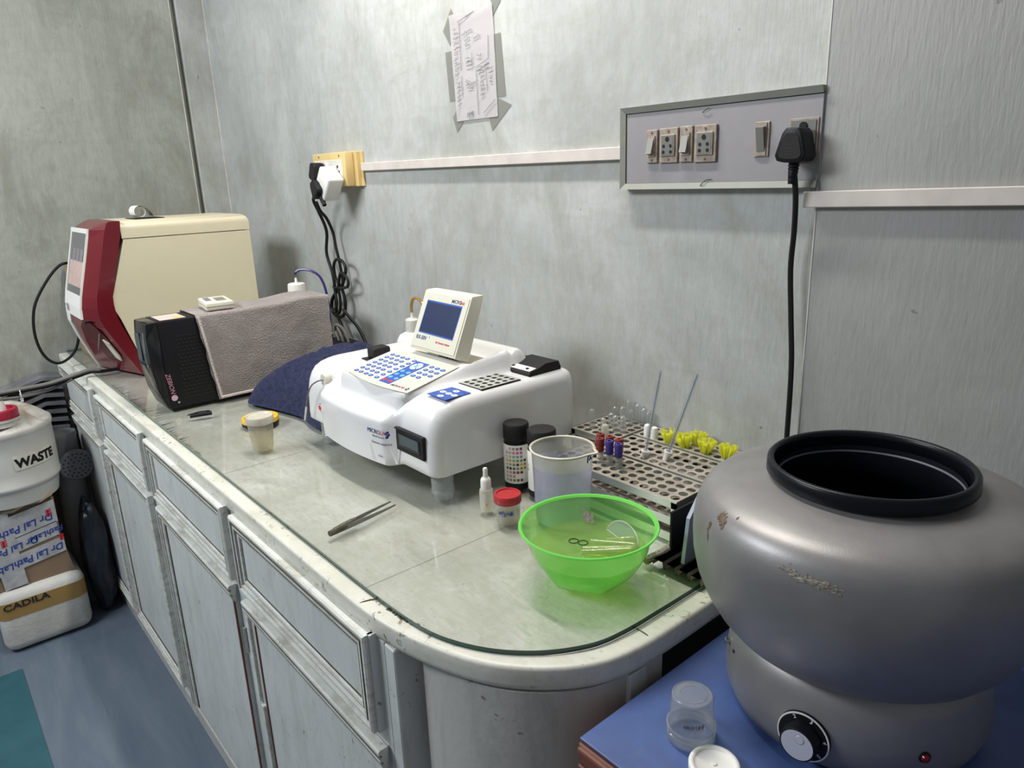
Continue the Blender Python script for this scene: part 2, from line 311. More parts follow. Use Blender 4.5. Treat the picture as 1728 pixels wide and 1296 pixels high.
def box(bm, x0, x1, y0, y1, z0, z1, bevel=0.0, seg=2, mi=0, mat=None):
    vs = [bm.verts.new(Vector((x, y, z))) for x in (x0, x1) for y in (y0, y1) for z in (z0, z1)]
    if mat is not None:
        for q in vs: q.co = mat @ q.co
    f = [(0, 1, 3, 2), (4, 6, 7, 5), (0, 4, 5, 1), (2, 3, 7, 6), (0, 2, 6, 4), (1, 5, 7, 3)]
    fs = [bm.faces.new([vs[i] for i in q]) for q in f]
    for q in fs: q.material_index = mi
    if bevel:
        es = list({e for q in fs for e in q.edges})
        r = bmesh.ops.bevel(bm, geom=es, offset=bevel, segments=seg, affect='EDGES', profile=0.5)
        for q in r['faces']: q.material_index = mi
    return fs
def lathe(bm, prof, cx=0, cy=0, cz=0, seg=32, mi=0, cap0=False, cap1=False, mat=None, ridges=0, ramp=0.0, rrange=None):
    rings = []
    for k, (r, z) in enumerate(prof):
        ring = []
        for i in range(seg):
            a = 2*PI*i/seg; rr = r
            if ridges and rrange and rrange[0] <= k <= rrange[1]: rr = r*(1+ramp*(1 if i % 2 else -1))
            p = Vector((rr*math.cos(a), rr*math.sin(a), z))
            p = (mat @ p) if mat is not None else p + Vector((cx, cy, cz))
            ring.append(bm.verts.new(p))
        rings.append(ring)
    for a, b in zip(rings, rings[1:]):
        for i in range(seg):
            f = bm.faces.new((a[i], a[(i+1) % seg], b[(i+1) % seg], b[i])); f.material_index = mi
    if cap0: bm.faces.new(rings[0]).material_index = mi
    if cap1: bm.faces.new(rings[-1]).material_index = mi
    return rings
def smooth_path(pts, n=8, closed=False):
    P = [Vector(p) for p in pts]; out = []
    N = len(P); rng = range(N) if closed else range(N-1)
    for i in rng:
        if closed: a, b, c, d = P[(i-1) % N], P[i], P[(i+1) % N], P[(i+2) % N]
        else: a, b, c, d = P[max(i-1, 0)], P[i], P[i+1], P[min(i+2, N-1)]
        for k in range(n):
            t = k/n
            out.append(0.5*((2*b)+(c-a)*t+(2*a-5*b+4*c-d)*t*t+(3*b-a-3*c+d)*t**3))
    if not closed: out.append(P[-1])
    return out
def tube(bm, pts, r, seg=8, smooth=6, closed=False, mi=0, caps=True, mat=None):
    P = smooth_path(pts, smooth, closed) if smooth else [Vector(p) for p in pts]
    if mat is not None: P = [mat @ p for p in P]
    rings = []; up = None; N = len(P)
    for i, p in enumerate(P):
        t = (P[(i+1) % N]-P[i-1]) if closed else (P[min(i+1, N-1)]-P[max(i-1, 0)])
        if t.length < 1e-9: t = Vector((0, 0, 1))
        t.normalize()
        if up is None:
            up = Vector((0, 0, 1)) if abs(t.z) < 0.9 else Vector((1, 0, 0))
        u = (up - t*up.dot(t)); u = u.normalized() if u.length > 1e-6 else t.orthogonal().normalized()
        up = u; v = t.cross(u); rr = r[i*len(r)//N] if isinstance(r, (list, tuple)) else r
        rings.append([bm.verts.new(p + (u*math.cos(2*PI*k/seg)+v*math.sin(2*PI*k/seg))*rr) for k in range(seg)])
    pairs = list(zip(rings, rings[1:])) + ([(rings[-1], rings[0])] if closed else [])
    for a, b in pairs:
        for k in range(seg): bm.faces.new((a[k], a[(k+1) % seg], b[(k+1) % seg], b[k])).material_index = mi
    if caps and not closed:
        bm.faces.new(rings[0]).material_index = mi; bm.faces.new(rings[-1]).material_index = mi
def prism(bm, pts, axis, a0, a1, mi=0, mat=None):
    """extrude a closed 2-D outline along an axis; pts are the two other coordinates in xyz order"""
    def mk(p, a):
        q = {'x': (a, p[0], p[1]), 'y': (p[0], a, p[1]), 'z': (p[0], p[1], a)}[axis]
        q = Vector(q); return bm.verts.new(mat @ q if mat is not None else q)
    A = [mk(p, a0) for p in pts]; B = [mk(p, a1) for p in pts]; n = len(pts)
    fs = [bm.faces.new(A), bm.faces.new(B)] + [bm.faces.new((A[i], A[(i+1) % n], B[(i+1) % n], B[i])) for i in range(n)]
    for f in fs: f.material_index = mi
    return fs
def quad(bm, pts, mi=0):
    f = bm.faces.new([bm.verts.new(Vector(p)) for p in pts]); f.material_index = mi; return f
def slab(bm, pts, nrm, th, mi=0):
    """flat polygon pts given thickness th along nrm"""
    n = Vector(nrm).normalized()*th
    A = [bm.verts.new(Vector(p)) for p in pts]; B = [bm.verts.new(Vector(p)+n) for p in pts]; k = len(pts)
    for f in [bm.faces.new(A), bm.faces.new(B)] + [bm.faces.new((A[i], A[(i+1) % k], B[(i+1) % k], B[i])) for i in range(k)]: f.material_index = mi
def frame_m(o, x, y):
    """matrix of a plane: origin o, x direction, y direction"""
    x = Vector(x).normalized(); y = Vector(y); y = (y-x*y.dot(x)).normalized(); z = x.cross(y)
    m = Matrix((x, y, z)).transposed().to_4x4(); m.translation = Vector(o); return m
def text(s, name, m, size, mat, parent, ext=0.0003, align='LEFT', shear=0.0, sx=1.0, bend=None, bold=0.0, space=1.0):
    cu = bpy.data.curves.new('text', 'FONT'); cu.body = s; cu.size = size; cu.extrude = ext; cu.align_x = align
    cu.shear = shear; cu.offset = bold; cu.space_character = space; cu.resolution_u = 3
    t = bpy.data.objects.new('text', cu); C.objects.link(t)
    dg = bpy.context.evaluated_depsgraph_get(); me = bpy.data.meshes.new_from_object(t.evaluated_get(dg))
    bpy.data.objects.remove(t); bm = bmesh.new(); bm.from_mesh(me); bpy.data.meshes.remove(me)
    for v in bm.verts:
        v.co.x *= sx
        v.co = bend(v.co) if bend else m @ v.co
    return finish(bm, name, mat, parent)
def dup(root, loc, rz=None, label=None, group=None):
    r = root.copy(); C.objects.link(r); r.location = loc
    if rz is not None: r.rotation_euler = (0, 0, rz)
    if label: r['label'] = label
    if group: r['group'] = group
    for ch in list(root.children):
        c = ch.copy(); C.objects.link(c); c.parent = r
        for g in ch.children:
            d = g.copy(); C.objects.link(d); d.parent = c
    return r
def nz(x, y, z=0, s=1.0):
    from mathutils import noise
    return noise.noise(Vector((x*s, y*s, z*s)))

# ---------------------------------------------------------------- the room
def structure(name, bm, m): return finish(bm, name, m, kind='structure')
LX = -3.08
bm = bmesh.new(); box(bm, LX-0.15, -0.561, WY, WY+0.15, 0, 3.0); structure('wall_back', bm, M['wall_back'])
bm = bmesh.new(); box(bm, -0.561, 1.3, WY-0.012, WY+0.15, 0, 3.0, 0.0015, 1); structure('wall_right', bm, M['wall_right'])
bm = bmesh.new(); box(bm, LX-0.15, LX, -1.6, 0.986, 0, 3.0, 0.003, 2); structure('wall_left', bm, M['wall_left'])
bm = bmesh.new(); box(bm, LX-0.15, LX-0.035, 0.980, 1.01, 0, 3.0); structure('trim_1', bm, M['wall_left'])
bm = bmesh.new(); box(bm, LX-0.15, LX+0.004, 1.006, WY, 0, 3.0, 0.004, 2); structure('trim_2', bm, M['wall_back'])
M['arris'] = simple('pale_corner_edge', (0.62, 0.61, 0.56), 0.6, var=0.2, vscale=30)  # thin paler strips along the wall corner edges
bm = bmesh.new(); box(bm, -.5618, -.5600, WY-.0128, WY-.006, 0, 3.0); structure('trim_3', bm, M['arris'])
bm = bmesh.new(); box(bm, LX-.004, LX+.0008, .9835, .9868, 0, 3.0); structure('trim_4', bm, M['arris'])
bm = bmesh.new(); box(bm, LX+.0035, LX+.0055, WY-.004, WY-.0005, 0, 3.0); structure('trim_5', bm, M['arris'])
bm = bmesh.new(); box(bm, LX-0.15, 1.3, -1.8, WY+0.15, -0.05, 0.0); structure('floor', bm, M['floor'])
bm = bmesh.new(); box(bm, -2.57, -0.4, -1.2, 0.048, 0, 0.003)
finish(bm, 'floor_mat', M['mat'], loc=(-1.5, -0.5, 0), label='teal vinyl mat lying on the blue-grey floor', cat='mat')

lerp_ = lambda a, b, t: a+(b-a)*t
# ---------------------------------------------------------------- counter: cabinets, worktop, glass
FY = 0.405         # face of the cabinets
DZ1, DZ0 = H-0.605, H-0.768
PROF = [(0, -.006), (0, .008), (.003, .0105), (.0075, .0105), (.009, .0055), (.0140, .0055), (.0155, .009), (.0205, .009), (.022, .004), (.0265, .004), (.028, .0065), (.0330, .0055), (.0345, .0024), (.0385, .0022), (.0388, -.002)]
GROOVE = {4, 5, 8, 9, 12, 13}
def moulding(bm, x0, x1, z0, z1, y, sides=('l', 'r', 't', 'b'), sc_=1.0):
    def seg(a, b, inn0, inn1, dirn):
        # strip between corner a and b; inn = inward direction components at both ends
        A = [bm.verts.new(Vector((a[0]+inn0[0]*u*sc_, y-v, a[1]+inn0[1]*u*sc_))) for u, v in PROF]
        B = [bm.verts.new(Vector((b[0]+inn1[0]*u*sc_, y-v, b[1]+inn1[1]*u*sc_))) for u, v in PROF]
        for i in range(len(PROF)-1):
            bm.faces.new((A[i], A[i+1], B[i+1], B[i])).material_index = 1 if i in GROOVE else 0
        bm.faces.new(A); bm.faces.new(B)
    L, R, Tp, B_ = ('l' in sides), ('r' in sides), ('t' in sides), ('b' in sides)
    if Tp: seg((x0, z1), (x1, z1), (1 if L else 0, -1), (-1 if R else 0, -1), 0)
    if B_: seg((x0, z0), (x1, z0), (1 if L else 0, 1), (-1 if R else 0, 1), 0)
    if L: seg((x0, z0), (x0, z1), (1, 1 if B_ else 0), (1, -1 if Tp else 0), 0)
    if R: seg((x1, z0), (x1, z1), (-1, 1 if B_ else 0), (-1, -1 if Tp else 0), 0)
units = [(-3.078, -2.505, -3.05, -2.54, -3.05, -2.53, 'drawer cabinet at the far end, against the left wall'),
         (-2.505, -1.935, -2.46, -1.962, -2.475, -1.985, 'second drawer cabinet from the left wall'),
         (-1.935, -1.337, -1.908, -1.36, -1.908, -1.385, 'drawer cabinet whose door shows a bare red-brown right edge, no nearer stile'),
         (-1.337, -0.775, -1.315, -0.796, -1.315, -0.785, 'nearest and widest drawer cabinet, left of the rounded counter corner')]
for k, (x0, x1, dx0, dx1, ox0, ox1, lab) in enumerate(units):
    t = thing('drawer_cabinet', 'worn white painted '+lab, 'cabinet', ((x0+x1)/2, FY, 0), 'built-in drawer cabinets under the counter')
    bm = bmesh.new(); box(bm, x0, x1, FY, WY-0.004, 0, T-0.0425, mi=0)
    finish(bm, 'cabinet_body', M['cab'], t)
    bm = bmesh.new(); box(bm, x0+0.002, x1-0.002, FY-0.006, FY, 0.0, 0.05, 0.002, 1); finish(bm, 'kickboard', M['cab_grey'], t)
    dr = None
    bm = bmesh.new(); box(bm, dx0+.004, dx1-.004, FY-0.012, FY+0.0, DZ0+.004, DZ1-.004)
    if k == 3: box(bm, dx1-0.004, dx1+0.004, FY-0.012, FY, DZ0, DZ1)
    dr = finish(bm, 'drawer', M['cab'], t)
    bm = bmesh.new(); moulding(bm, dx0, dx1, DZ0, DZ1, FY-0.010); finish(bm, 'moulding', [M['cab_mould'], M['groove']], dr)
    z1 = H-0.791; z0 = 0.085
    bm = bmesh.new(); box(bm, ox0+.004, ox1-.004, FY-0.010, FY, z0, z1-.003)
    dr = finish(bm, 'door', M['cab'], t)
    bm = bmesh.new()
    if k == 2: moulding(bm, ox0, ox1, z0, z1, FY-0.010, ('l', 't'))
    elif k == 3:
        moulding(bm, ox0, ox1, z0, z1, FY-0.010, ('t', ))
    else: moulding(bm, ox0, ox1, z0, z1, FY-0.010, ('l', 't', 'r', 'b'))
    finish(bm, 'moulding', [M['cab_mould'], M['groove']], dr)
    if k == 3:      # left strip of the moulding has slipped: a flat piece above, a ragged one below
        bm = bmesh.new(); box(bm, ox0-0.004, ox0+0.012, FY-0.016, FY-0.008, z1-0.235, z1-0.03, 0.001, 1)
        box(bm, ox0+0.012, ox0+0.024, FY-0.016, FY-0.008, z0, z1-0.24, 0.001, 1)
        finish(bm, 'loose_strip', M['cab_mould'], dr)
        bm = bmesh.new(); box(bm, ox0+0.016, ox0+0.034, FY-0.0105, FY-0.0095, z1-0.235, z1-0.035); finish(bm, 'bare_gap', M['cab_grey'], dr)
        bm = bmesh.new(); box(bm, ox0+0.035, ox0+0.038, FY-0.0125, FY-0.009, z0, z1-0.04); finish(bm, 'bare_wood_line', M['red_wood'], dr)
    if k == 2:
        bm = bmesh.new(); box(bm, ox1-0.008, ox1-0.003, FY-0.0125, FY-0.009, z0, z1-0.01); finish(bm, 'bare_wood_line', M['red_wood'], dr)
    bm = bmesh.new()       # small steel butt hinge seen in the gap
    hx = ox1+0.010 if k != 3 else ox0-0.012
    for hz in (z1-0.13,):
        lathe(bm, [(0.0035, hz-0.03), (0.0035, hz+0.03)], hx, FY-0.004, 0, 10, cap0=True, cap1=True)
    finish(bm, 'hinge', M['alu'], t)
# outline of the rounded end
NOSE = [(-3.078, .397), (-2.4, .397), (-1.6, .397), (-1.0, .397), (-.86, .397), (-.785, .400), (-.703, .413), (-.615, .443), (-.555, .486), (-.511, .545), (-.494, .610), (-.491, .694), (-.491, .80), (-.491, 1.0), (-.491, WY-0.014)]
GL = [(-3.076, .419), (-2.4, .419), (-1.6, .419), (-1.0, .419), (-.832, .4185), (-.745, .421), (-.690, .427), (-.641, .443), (-.595, .471), (-.556, .511), (-.528, .562), (-.519, .612), (-.517, .676), (-.516, .765), (-.516, 1.0), (-.516, WY-0.014)]
def path2(pts, n=6): return [(p.x, p.y) for p in smooth_path([(a, b, 0) for a, b in pts], n)]
def grow(pts, k):      # widen the rounded corner slightly about the room's left wall / back wall
    return [(x if x < -3 else x*k, y if y > 1.05 else y*k) for x, y in pts]
NOSE, GL = grow(NOSE, 1.010), grow(GL, 1.018)
nose = path2(NOSE)

def offset(path, d):
    out = []; N = len(path)
    for i in range(N):
        a = Vector(path[max(i-1, 0)]); b = Vector(path[min(i+1, N-1)]); t = (b-a).normalized(); nrm = Vector((-t.y, t.x))
        p = Vector(path[i])+nrm*d; out.append((p.x, p.y))
    return out
wt = thing('worktop', 'long counter worktop of marble with a cream-painted rounded edge', 'worktop', (-1.8, 0.75, T-0.06))
bm = bmesh.new(); rings = []
NP = [(.014, T-.042), (.003, T-.042), (-.001, T-.039), (-.002, T-.032), (-.002, T-.022), (-.002, T-.0125), (-.0008, T-.0092), (.0018, T-.0076), (.006, T-.0072), (.0235, T-.0076), (.0245, T-.014)]
for off, z in NP: rings.append([bm.verts.new((max(x, -3.078), y, z)) for x, y in offset(nose, off)])
for a, b in zip(rings, rings[1:]):
    for i in range(len(a)-1): bm.faces.new((a[i], a[i+1], b[i+1], b[i]))
finish(bm, 'nosing', M['nose'], wt, smooth=True, angle=60)
bm = bmesh.new(); inner = offset(nose, 0.0246)
prism(bm, [(max(x, -3.078), y) for x, y in inner]+[(-3.078, WY-0.014)], 'z', T-0.041, T-0.0082); finish(bm, 'marble_top', M['marble'], wt)
for sx_ in (-2.62, -2.02, -1.46, -0.865):
    bm = bmesh.new(); quad(bm, [(sx_, .43, T-.0078), (sx_+.0013, .43, T-.0078), (sx_+.0013, WY-.02, T-.0078), (sx_, WY-.02, T-.0078)])
    finish(bm, 'tile_joint', M['seam'], wt)
bm = bmesh.new()       # fan of short dark hairlines along the front edge
for k in range(230):
    x = random.uniform(-2.42, -1.60); l = random.uniform(.012, .062)*math.sin(min(1, max(0.15, (x+2.45)/.8))*PI*0.9+0.2)
    y = .427+random.uniform(0, .008); dx = random.uniform(-.25, .05)*l; l = max(l, .008)
    w_ = random.uniform(.0009, .0022)
    bm.faces.new([bm.verts.new(Vector(p)) for p in ((x, y, T-.0077), (x+w_, y, T-.0077), (x+dx, y+l, T-.0077))])
finish(bm, 'edge_hairlines', simple('dark_hairline', (.12, .12, .10), .7), wt)['kind'] = 'stuff'
for (xa, ya), (xb, yb) in (((-.835, .402), (-.826, .428)), ((-.5015, .640), (-.526, .642))):
    bm = bmesh.new(); tube(bm, [(xa, ya, T-.041), (xa, ya-.001 if ya < .5 else ya, T-.014), (lerp_(xa, xb, .25), lerp_(ya, yb, .25), T-.0072), (xb, yb, T-.0074)], .0010, 5, 4); finish(bm, 'edge_joint_crack', M['groove'], wt)
bm = bmesh.new(); rq = random.Random(9)
for k in range(10):
    x = -.795+.0065*k; y = .4275+.00030*k*k*.35+rq.uniform(-.0015, .0015); box(bm, x, x+rq.uniform(.004, .010), y-.004, y+.002, T-.0085, T-.0060+rq.uniform(-.001, .0006), .0008, 1)
finish(bm, 'grime_at_glass_edge', M['groove'], wt)['kind'] = 'stuff'
gls = path2(GL)
bm = bmesh.new(); fs = prism(bm, list(gls)+[(-3.076, WY-0.014)], 'z', T-0.0075, T)
for i, f in enumerate(fs): f.material_index = 0 if i < 2 else 1
finish(bm, 'glass_sheet', [M['sheet_glass'], M['glass_edge']], loc=(-1.8, .75, T-0.0075), label='clear glass sheet with dark green edge covering the marble counter', cat='glass sheet')
# rounded end cabinet
t = thing('end_cabinet', 'white rounded end of the counter with a curved grey panel', 'cabinet', (-.65, .6, 0))
bm = bmesh.new(); box(bm, -.775, -.749, FY, FY+.05, 0, T-.043, .002, 1); finish(bm, 'front_post', M['cab'], t)
bm = bmesh.new(); box(bm, -.774, -.70, .52, 1.05, 0, T-.045); finish(bm, 'inner_carcass', M['cab_grey'], t)
bm = bmesh.new(); arc = []
for k in range(25):
    a = math.radians(-97+97*k/24); arc.append((-.700+.196*math.cos(a), .618+.185*math.sin(a)))
arc = [(-.752, .446), (-.722, .446)]+arc; io = offset(arc, .006)
prism(bm, arc+io[::-1], 'z', 0, T-.043); finish(bm, 'curved_panel', M['cab_grey'], t, smooth=True)
bm = bmesh.new(); box(bm, -.512, -.499, .600, .665, 0, T-.043, .002, 1); finish(bm, 'end_post', M['cab_grey'], t)
bm = bmesh.new(); box(bm, -.5125, -.4985, .598, .630, 0, T-.0435, .001, 1); finish(bm, 'end_strip', M['cab'], t)
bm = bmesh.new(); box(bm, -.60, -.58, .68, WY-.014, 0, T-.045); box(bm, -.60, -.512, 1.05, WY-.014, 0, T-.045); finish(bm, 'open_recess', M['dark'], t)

# ================================================================ things on the counter
def ss(t): t = max(0.0, min(1.0, t)); return t*t*(3-2*t)
def lerp(a, b, t): return a+(b-a)*t
# ---------------------------------------------------------------- white chemistry analyzer
AN = thing('chemistry_analyzer', 'white tabletop chemistry analyzer with blue-keyed membrane keypad and tilted screen', 'analyzer', (-1.25, .83, T))
BP = [(1.012, .053), (.86, .053), (.72, .053), (.655, .053), (.6505, .057), (.650, .070), (.651, .09), (.652, .11), (.654, .128), (.658, .146), (.665, .162), (.675, .174), (.690, .182), (.706, .186), (.720, .188),
      (.735, .189), (.75, .189), (.77, .189), (.79, .189), (.803, .189), (.813, .189), (.822, .189), (.832, .189), (.85, .189), (.87, .189), (.89, .189), (.905, .189), (.912, .189), (.92, .189), (.928, .189), (.936, .189), (.944, .189), (.955, .189), (.97, .189), (.985, .189), (.998, .187), (1.006, .182), (1.011, .170), (1.013, .155), (1.013, .10)]
MP = [(1.012, .053), (.86, .053), (.72, .046), (.627, .046), (.6205, .050), (.6195, .070), (.6185, .09), (.6185, .112), (.6190, .132), (.6215, .1405), (.6280, .1435), (.6380, .1405), (.6490, .1405), (.6580, .147), (.6630, .159),
      (.6655, .1745), (.670, .1855), (.71, .1935), (.76, .203), (.797, .2098), (.808, .213), (.818, .2155), (.826, .212), (.836, .2060), (.86, .206), (.88, .206), (.893, .206), (.905, .210), (.915, .221), (.924, .229), (.934, .230), (.943, .224), (.953, .205), (.965, .193), (.985, .189), (.998, .187), (1.006, .182), (1.011, .170), (1.013, .155), (1.013, .10)]
def front_w(x): return ss((x+1.415)/.040)*ss((-1.095-x)/.038)
def front_y(x, y_side=.650):
    c = (x+1.255)/.155; arch = max(0.0, 1-c*c)
    return lerp(y_side, .6335-.015*arch, front_w(x))
bm = bmesh.new(); rings = []; X0, X1, R0 = -1.505, -.994, .024
xs = []
for k in range(7): xs.append(X0+R0*(1-math.cos(PI/2*k/7)))
k = X0+R0
while k < X1-R0: xs.append(k); k += .0042
for k in range(8): xs.append(X1-R0+R0*math.sin(PI/2*k/7))
for x in xs:
    s = min(x-X0, X1-x); t_ = max(0, 1-s/R0); ins = R0*(1-math.sqrt(max(0, 1-t_*t_)))
    wf = front_w(x); ring = []
    for i, ((by, bz), (my, mz)) in enumerate(zip(BP, MP)):
        xr_ = lerp(-1.106, -1.082, ss((by-.80)/.12)); wt_ = ss((x+1.364)/.018)*ss((xr_+.016-x)/.020)
        if i <= 14:
            w_ = wf if i < 12 else lerp(wf, wt_, (i-11)/4)
            arch = max(0.0, 1-((x+1.255)/.155)**2)
            y = lerp(by, my+.015*(1-arch)*(1 if 3 <= i <= 11 else max(0, (15-i)/4) if i > 11 else 0), w_)
        else: w_ = wt_; y = lerp(by, my, w_)
        z = lerp(bz, mz, w_)
        # left monitor recess does not reach the edges of the hump
        if 22 <= i <= 27:
            wr = ss((x+1.335)/.012)*ss((-1.100-x)/.012); z = lerp(z, max(z, lerp(.189, .217+.013*(i-22)/5, w_)), 1-wr)
        if ins:
            if z > .06: z = .053+(z-.053)*(1-ins/(.189-.053))
            y = y+ins if i < 13 and i >= 3 else (y-ins if (i == 0 or i > 34) else y)
            if 13 <= i <= 17: y = y+ins*(1-(i-12)/6)
        ring.append(bm.verts.new((x, y, T+z)))
    rings.append(ring)
nP = len(BP)
for a, b in zip(rings, rings[1:]):
    for i in range(nP): bm.faces.new((a[i], a[(i+1) % nP], b[(i+1) % nP], b[i]))
bm.faces.new(rings[0]); bm.faces.new(rings[-1])
finish(bm, 'housing', M['white_gloss'], AN, smooth=True, angle=50)
# keypad
KO = (-1.336, .67, T+.1868); KU, KV = (1, 0, 0), (0, .133, .0245)
KM = frame_m(KO, KU, KV)
bm = bmesh.new(); pts = [(.003, .138), (.226, .1345), (.2335, .004)]
for k in range(1, 12):
    t_ = k/12; pts.append((lerp(.2335, .006, t_), lerp(.004, .0055, t_)-.0095*math.sin(PI*t_)))
pts.append((.006, .0055))
prism(bm, pts, 'z', .0002, .0014, mat=KM); kp = finish(bm, 'keypad', M['key_beige'], AN)
def key(u, v, m, a=.0072, b=.0047, nm='key', par=kp):
    bm = bmesh.new(); prism(bm, [(u+a*math.cos(2*PI*i/14), v+b*math.sin(2*PI*i/14)) for i in range(14)], 'z', .0014, .0021, mat=KM)
    o = finish(bm, nm, m, par); return o
bm = bmesh.new(); prism(bm, [(.1130, .112), (.1563, .112), (.1595, .0103), (.1215, .0103)], 'z', .0014, .0018, mat=KM); finish(bm, 'blue_key_field', M['panel_blue'], kp)
for u in (.0205, .0395, .0600, .0785, .1025):
    for r in range(7): key(u+(.0025 if u > .1 else 0)*(6-r)/6, .1085-.0151*r, M['panel_blue'])
for c, u in enumerate((.172, .191, .2096)):
    for r in range(4 if c < 2 else 3): key(u, .1057-.0153*r, M['panel_blue'])
for r in range(3):
    for u in (.1285, .1490): key(u+.0006*r, .0637-.0149*r, M['light_blue'], .006, .0045)
for u in (.1298, .1506): key(u, .0202, M['red_ink'], .0062, .0047, 'red_key')
key(.1363, .0925, M['white_plastic'], .0150, .0145, 'round_navigation_key'); 
bm = bmesh.new()
prism(bm, [(.1363+.0055*math.cos(2*PI*i/14), .0925+.0055*math.sin(2*PI*i/14)) for i in range(14)], 'z', .0021, .0025, mat=KM)
finish(bm, 'centre_key', M['light_blue'], kp)
bm = bmesh.new()
for a in (PI/4, -PI/4):
    c, s = math.cos(a), math.sin(a)
    prism(bm, [(.1363+c*p-s*q, .0925+s*p+c*q) for p, q in ((-.0145, -.0009), (.0145, -.0009), (.0145, .0009), (-.0145, .0009))], 'z', .0020, .00235, mat=KM)
finish(bm, 'key_divider', M['panel_blue'], kp)
bm = bmesh.new()         # white letter ticks on the keys
for u in (.0205, .0395, .0600, .0785, .1025, .172, .191, .2096):
    for r in range(7 if u < .15 else 4 if u < .2 else 3):
        v = (.1085-.0151*r) if u < .15 else .1057-.0153*r
        for j in range(2):
            uu = u+(.0025 if .1 < u < .15 else 0)*(6-r)/6-.0022+.0032*j
            prism(bm, [(uu, v-.0014), (uu+.0010, v-.0014), (uu+.0016, v+.0016), (uu+.0004, v+.0010)], 'z', .0021, .0023, mat=KM)
finish(bm, 'key_print', M['white_ink'], kp)
def kmat(u, v, z=.0016, rot=0.0): return KM @ Matrix.Translation((u, v, z)) @ Matrix.Rotation(rot, 4, 'Z')
text('MICRO', 'lettering', kmat(.1655, .0085, rot=.08), .0088, M['navy_ink'], kp)
text('LAB', 'lettering', kmat(.1935, .0107, rot=.08), .0088, M['red_ink'], kp)
bm = bmesh.new()
for a, b, c_ in ((0, 0, .0022), (.003, .0035, .0022), (.006, .001, .002), (.0055, -.003, .002), (.0025, -.003, .0018)):
    prism(bm, [(.2145+a, .0125+b), (.2145+a+c_, .0125+b+.001), (.2145+a+c_-.0006, .0125+b+.0042), (.2145+a-.0006, .0125+b+.003)], 'z', .0014, .002, mat=KM)
finish(bm, 'logo_mark', M['navy_ink'], kp)
# deck: control pad, cuvette block, dark module, knob cube
DM = Matrix.Translation((-1.1, .70, T+.1892))
bm = bmesh.new(); prism(bm, [(.030, -.004), (.0895, -.005), (.0875, .0545), (.0305, .053)], 'z', 0, .0008, mat=DM); cp = finish(bm, 'control_pad', M['panel_blue'], AN)
for u, v in ((.0446, .0226), (.0609, .0408), (.0622, .0227), (.0625, .004), (.0794, .0228)):
    bm = bmesh.new(); prism(bm, [(u+.0075*math.cos(2*PI*i/16), v+.0055*math.sin(2*PI*i/16)) for i in range(16)], 'z', .0008, .0014, mat=DM); finish(bm, 'oval_key', M['white_plastic'], cp)
bm = bmesh.new()
for u, v in ((.0446, .0226), (.0609, .0408), (.0622, .0227), (.0625, .004), (.0794, .0228)):
    prism(bm, [(u-.003, v-.0008), (u+.003, v-.0008), (u+.0024, v+.001), (u-.0024, v+.001)], 'z', .0014, .0016, mat=DM)
for u, v in ((.049, .046), (.075, .046)):
    for q in range(3): prism(bm, [(u+q*.0022, v-.0012), (u+q*.0022+.0012, v-.0012), (u+q*.0022+.0012, v+.0012), (u+q*.0022, v+.0010)], 'z', .0008, .0011, mat=DM)
finish(bm, 'pad_print', M['panel_blue'], cp)
def holed_plate(bm, x0, y0, nx, ny, px, py, r, z, th, seg=12, mi=0, margin=None, mat=None, skip=()):
    """plate with real round holes on a grid, thickness th; margin = (left, right, front, back)"""
    def V(x, y, zz): 
        p = Vector((x, y, zz)); return bm.verts.new(mat @ p if mat is not None else p)
    for i in range(nx):
        for j in range(ny):
            cx, cy = x0+px*(i+.5), y0+py*(j+.5); sq = []
            if (i, j) in skip: continue
            for k in range(seg):
                a = 2*PI*(k+.5)/seg; c, s = math.cos(a), math.sin(a); m_ = max(abs(c), abs(s))
                sq.append((cx+c/m_*px/2, cy+s/m_*py/2))
            ins = [(cx+r*math.cos(2*PI*(k+.5)/seg), cy+r*math.sin(2*PI*(k+.5)/seg)) for k in range(seg)]
            O = [V(*p, z) for p in sq]; I = [V(*p, z) for p in ins]; I2 = [V(*p, z-th) for p in ins]; O2 = [V(*p, z-th) for p in sq]
            for k in range(seg):
                q = (k+1) % seg
                bm.faces.new((O[k], O[q], I[q], I[k])).material_index = mi
                bm.faces.new((I[k], I[q], I2[q], I2[k])).material_index = mi
                bm.faces.new((I2[k], I2[q], O2[q], O2[k])).material_index = mi
            # corner fillers
            for sx_, sy_ in ((1, 1), (-1, 1), (-1, -1), (1, -1)):
                best = sorted(range(seg), key=lambda k: (sq[k][0]-(cx+sx_*px/2))**2+(sq[k][1]-(cy+sy_*py/2))**2)[:2]
                a_, b_ = best
                bm.faces.new((V(*sq[a_], z), V(*sq[b_], z), V(cx+sx_*px/2, cy+sy_*py/2, z))).material_index = mi
    if margin:
        l, r_, f, b = margin; X0_, X1_, Y0_, Y1_ = x0, x0+nx*px, y0, y0+ny*py
        for a, c, e, g in ((X0_-l, X0_, Y0_-f, Y1_+b), (X1_, X1_+r_, Y0_-f, Y1_+b), (X0_, X1_, Y0_-f, Y0_), (X0_, X1_, Y1_, Y1_+b)):
            if c-a > 1e-5 and g-e > 1e-5:
                bmv = [V(a, e, z), V(c, e, z), V(c, g, z), V(a, g, z)]; bm.faces.new(bmv).material_index = mi
                bmv = [V(a, e, z-th), V(c, e, z-th), V(c, g, z-th), V(a, g, z-th)]; bm.faces.new(bmv).material_index = mi
CM = Matrix.Translation((-1.083, .778, T+.1905))
bm = bmesh.new(); holed_plate(bm, 0.004, 0.003, 4, 5, .0160, .0182, .0058, .001, .0012, 12, margin=(.003, .003, .003, .003), mat=CM)
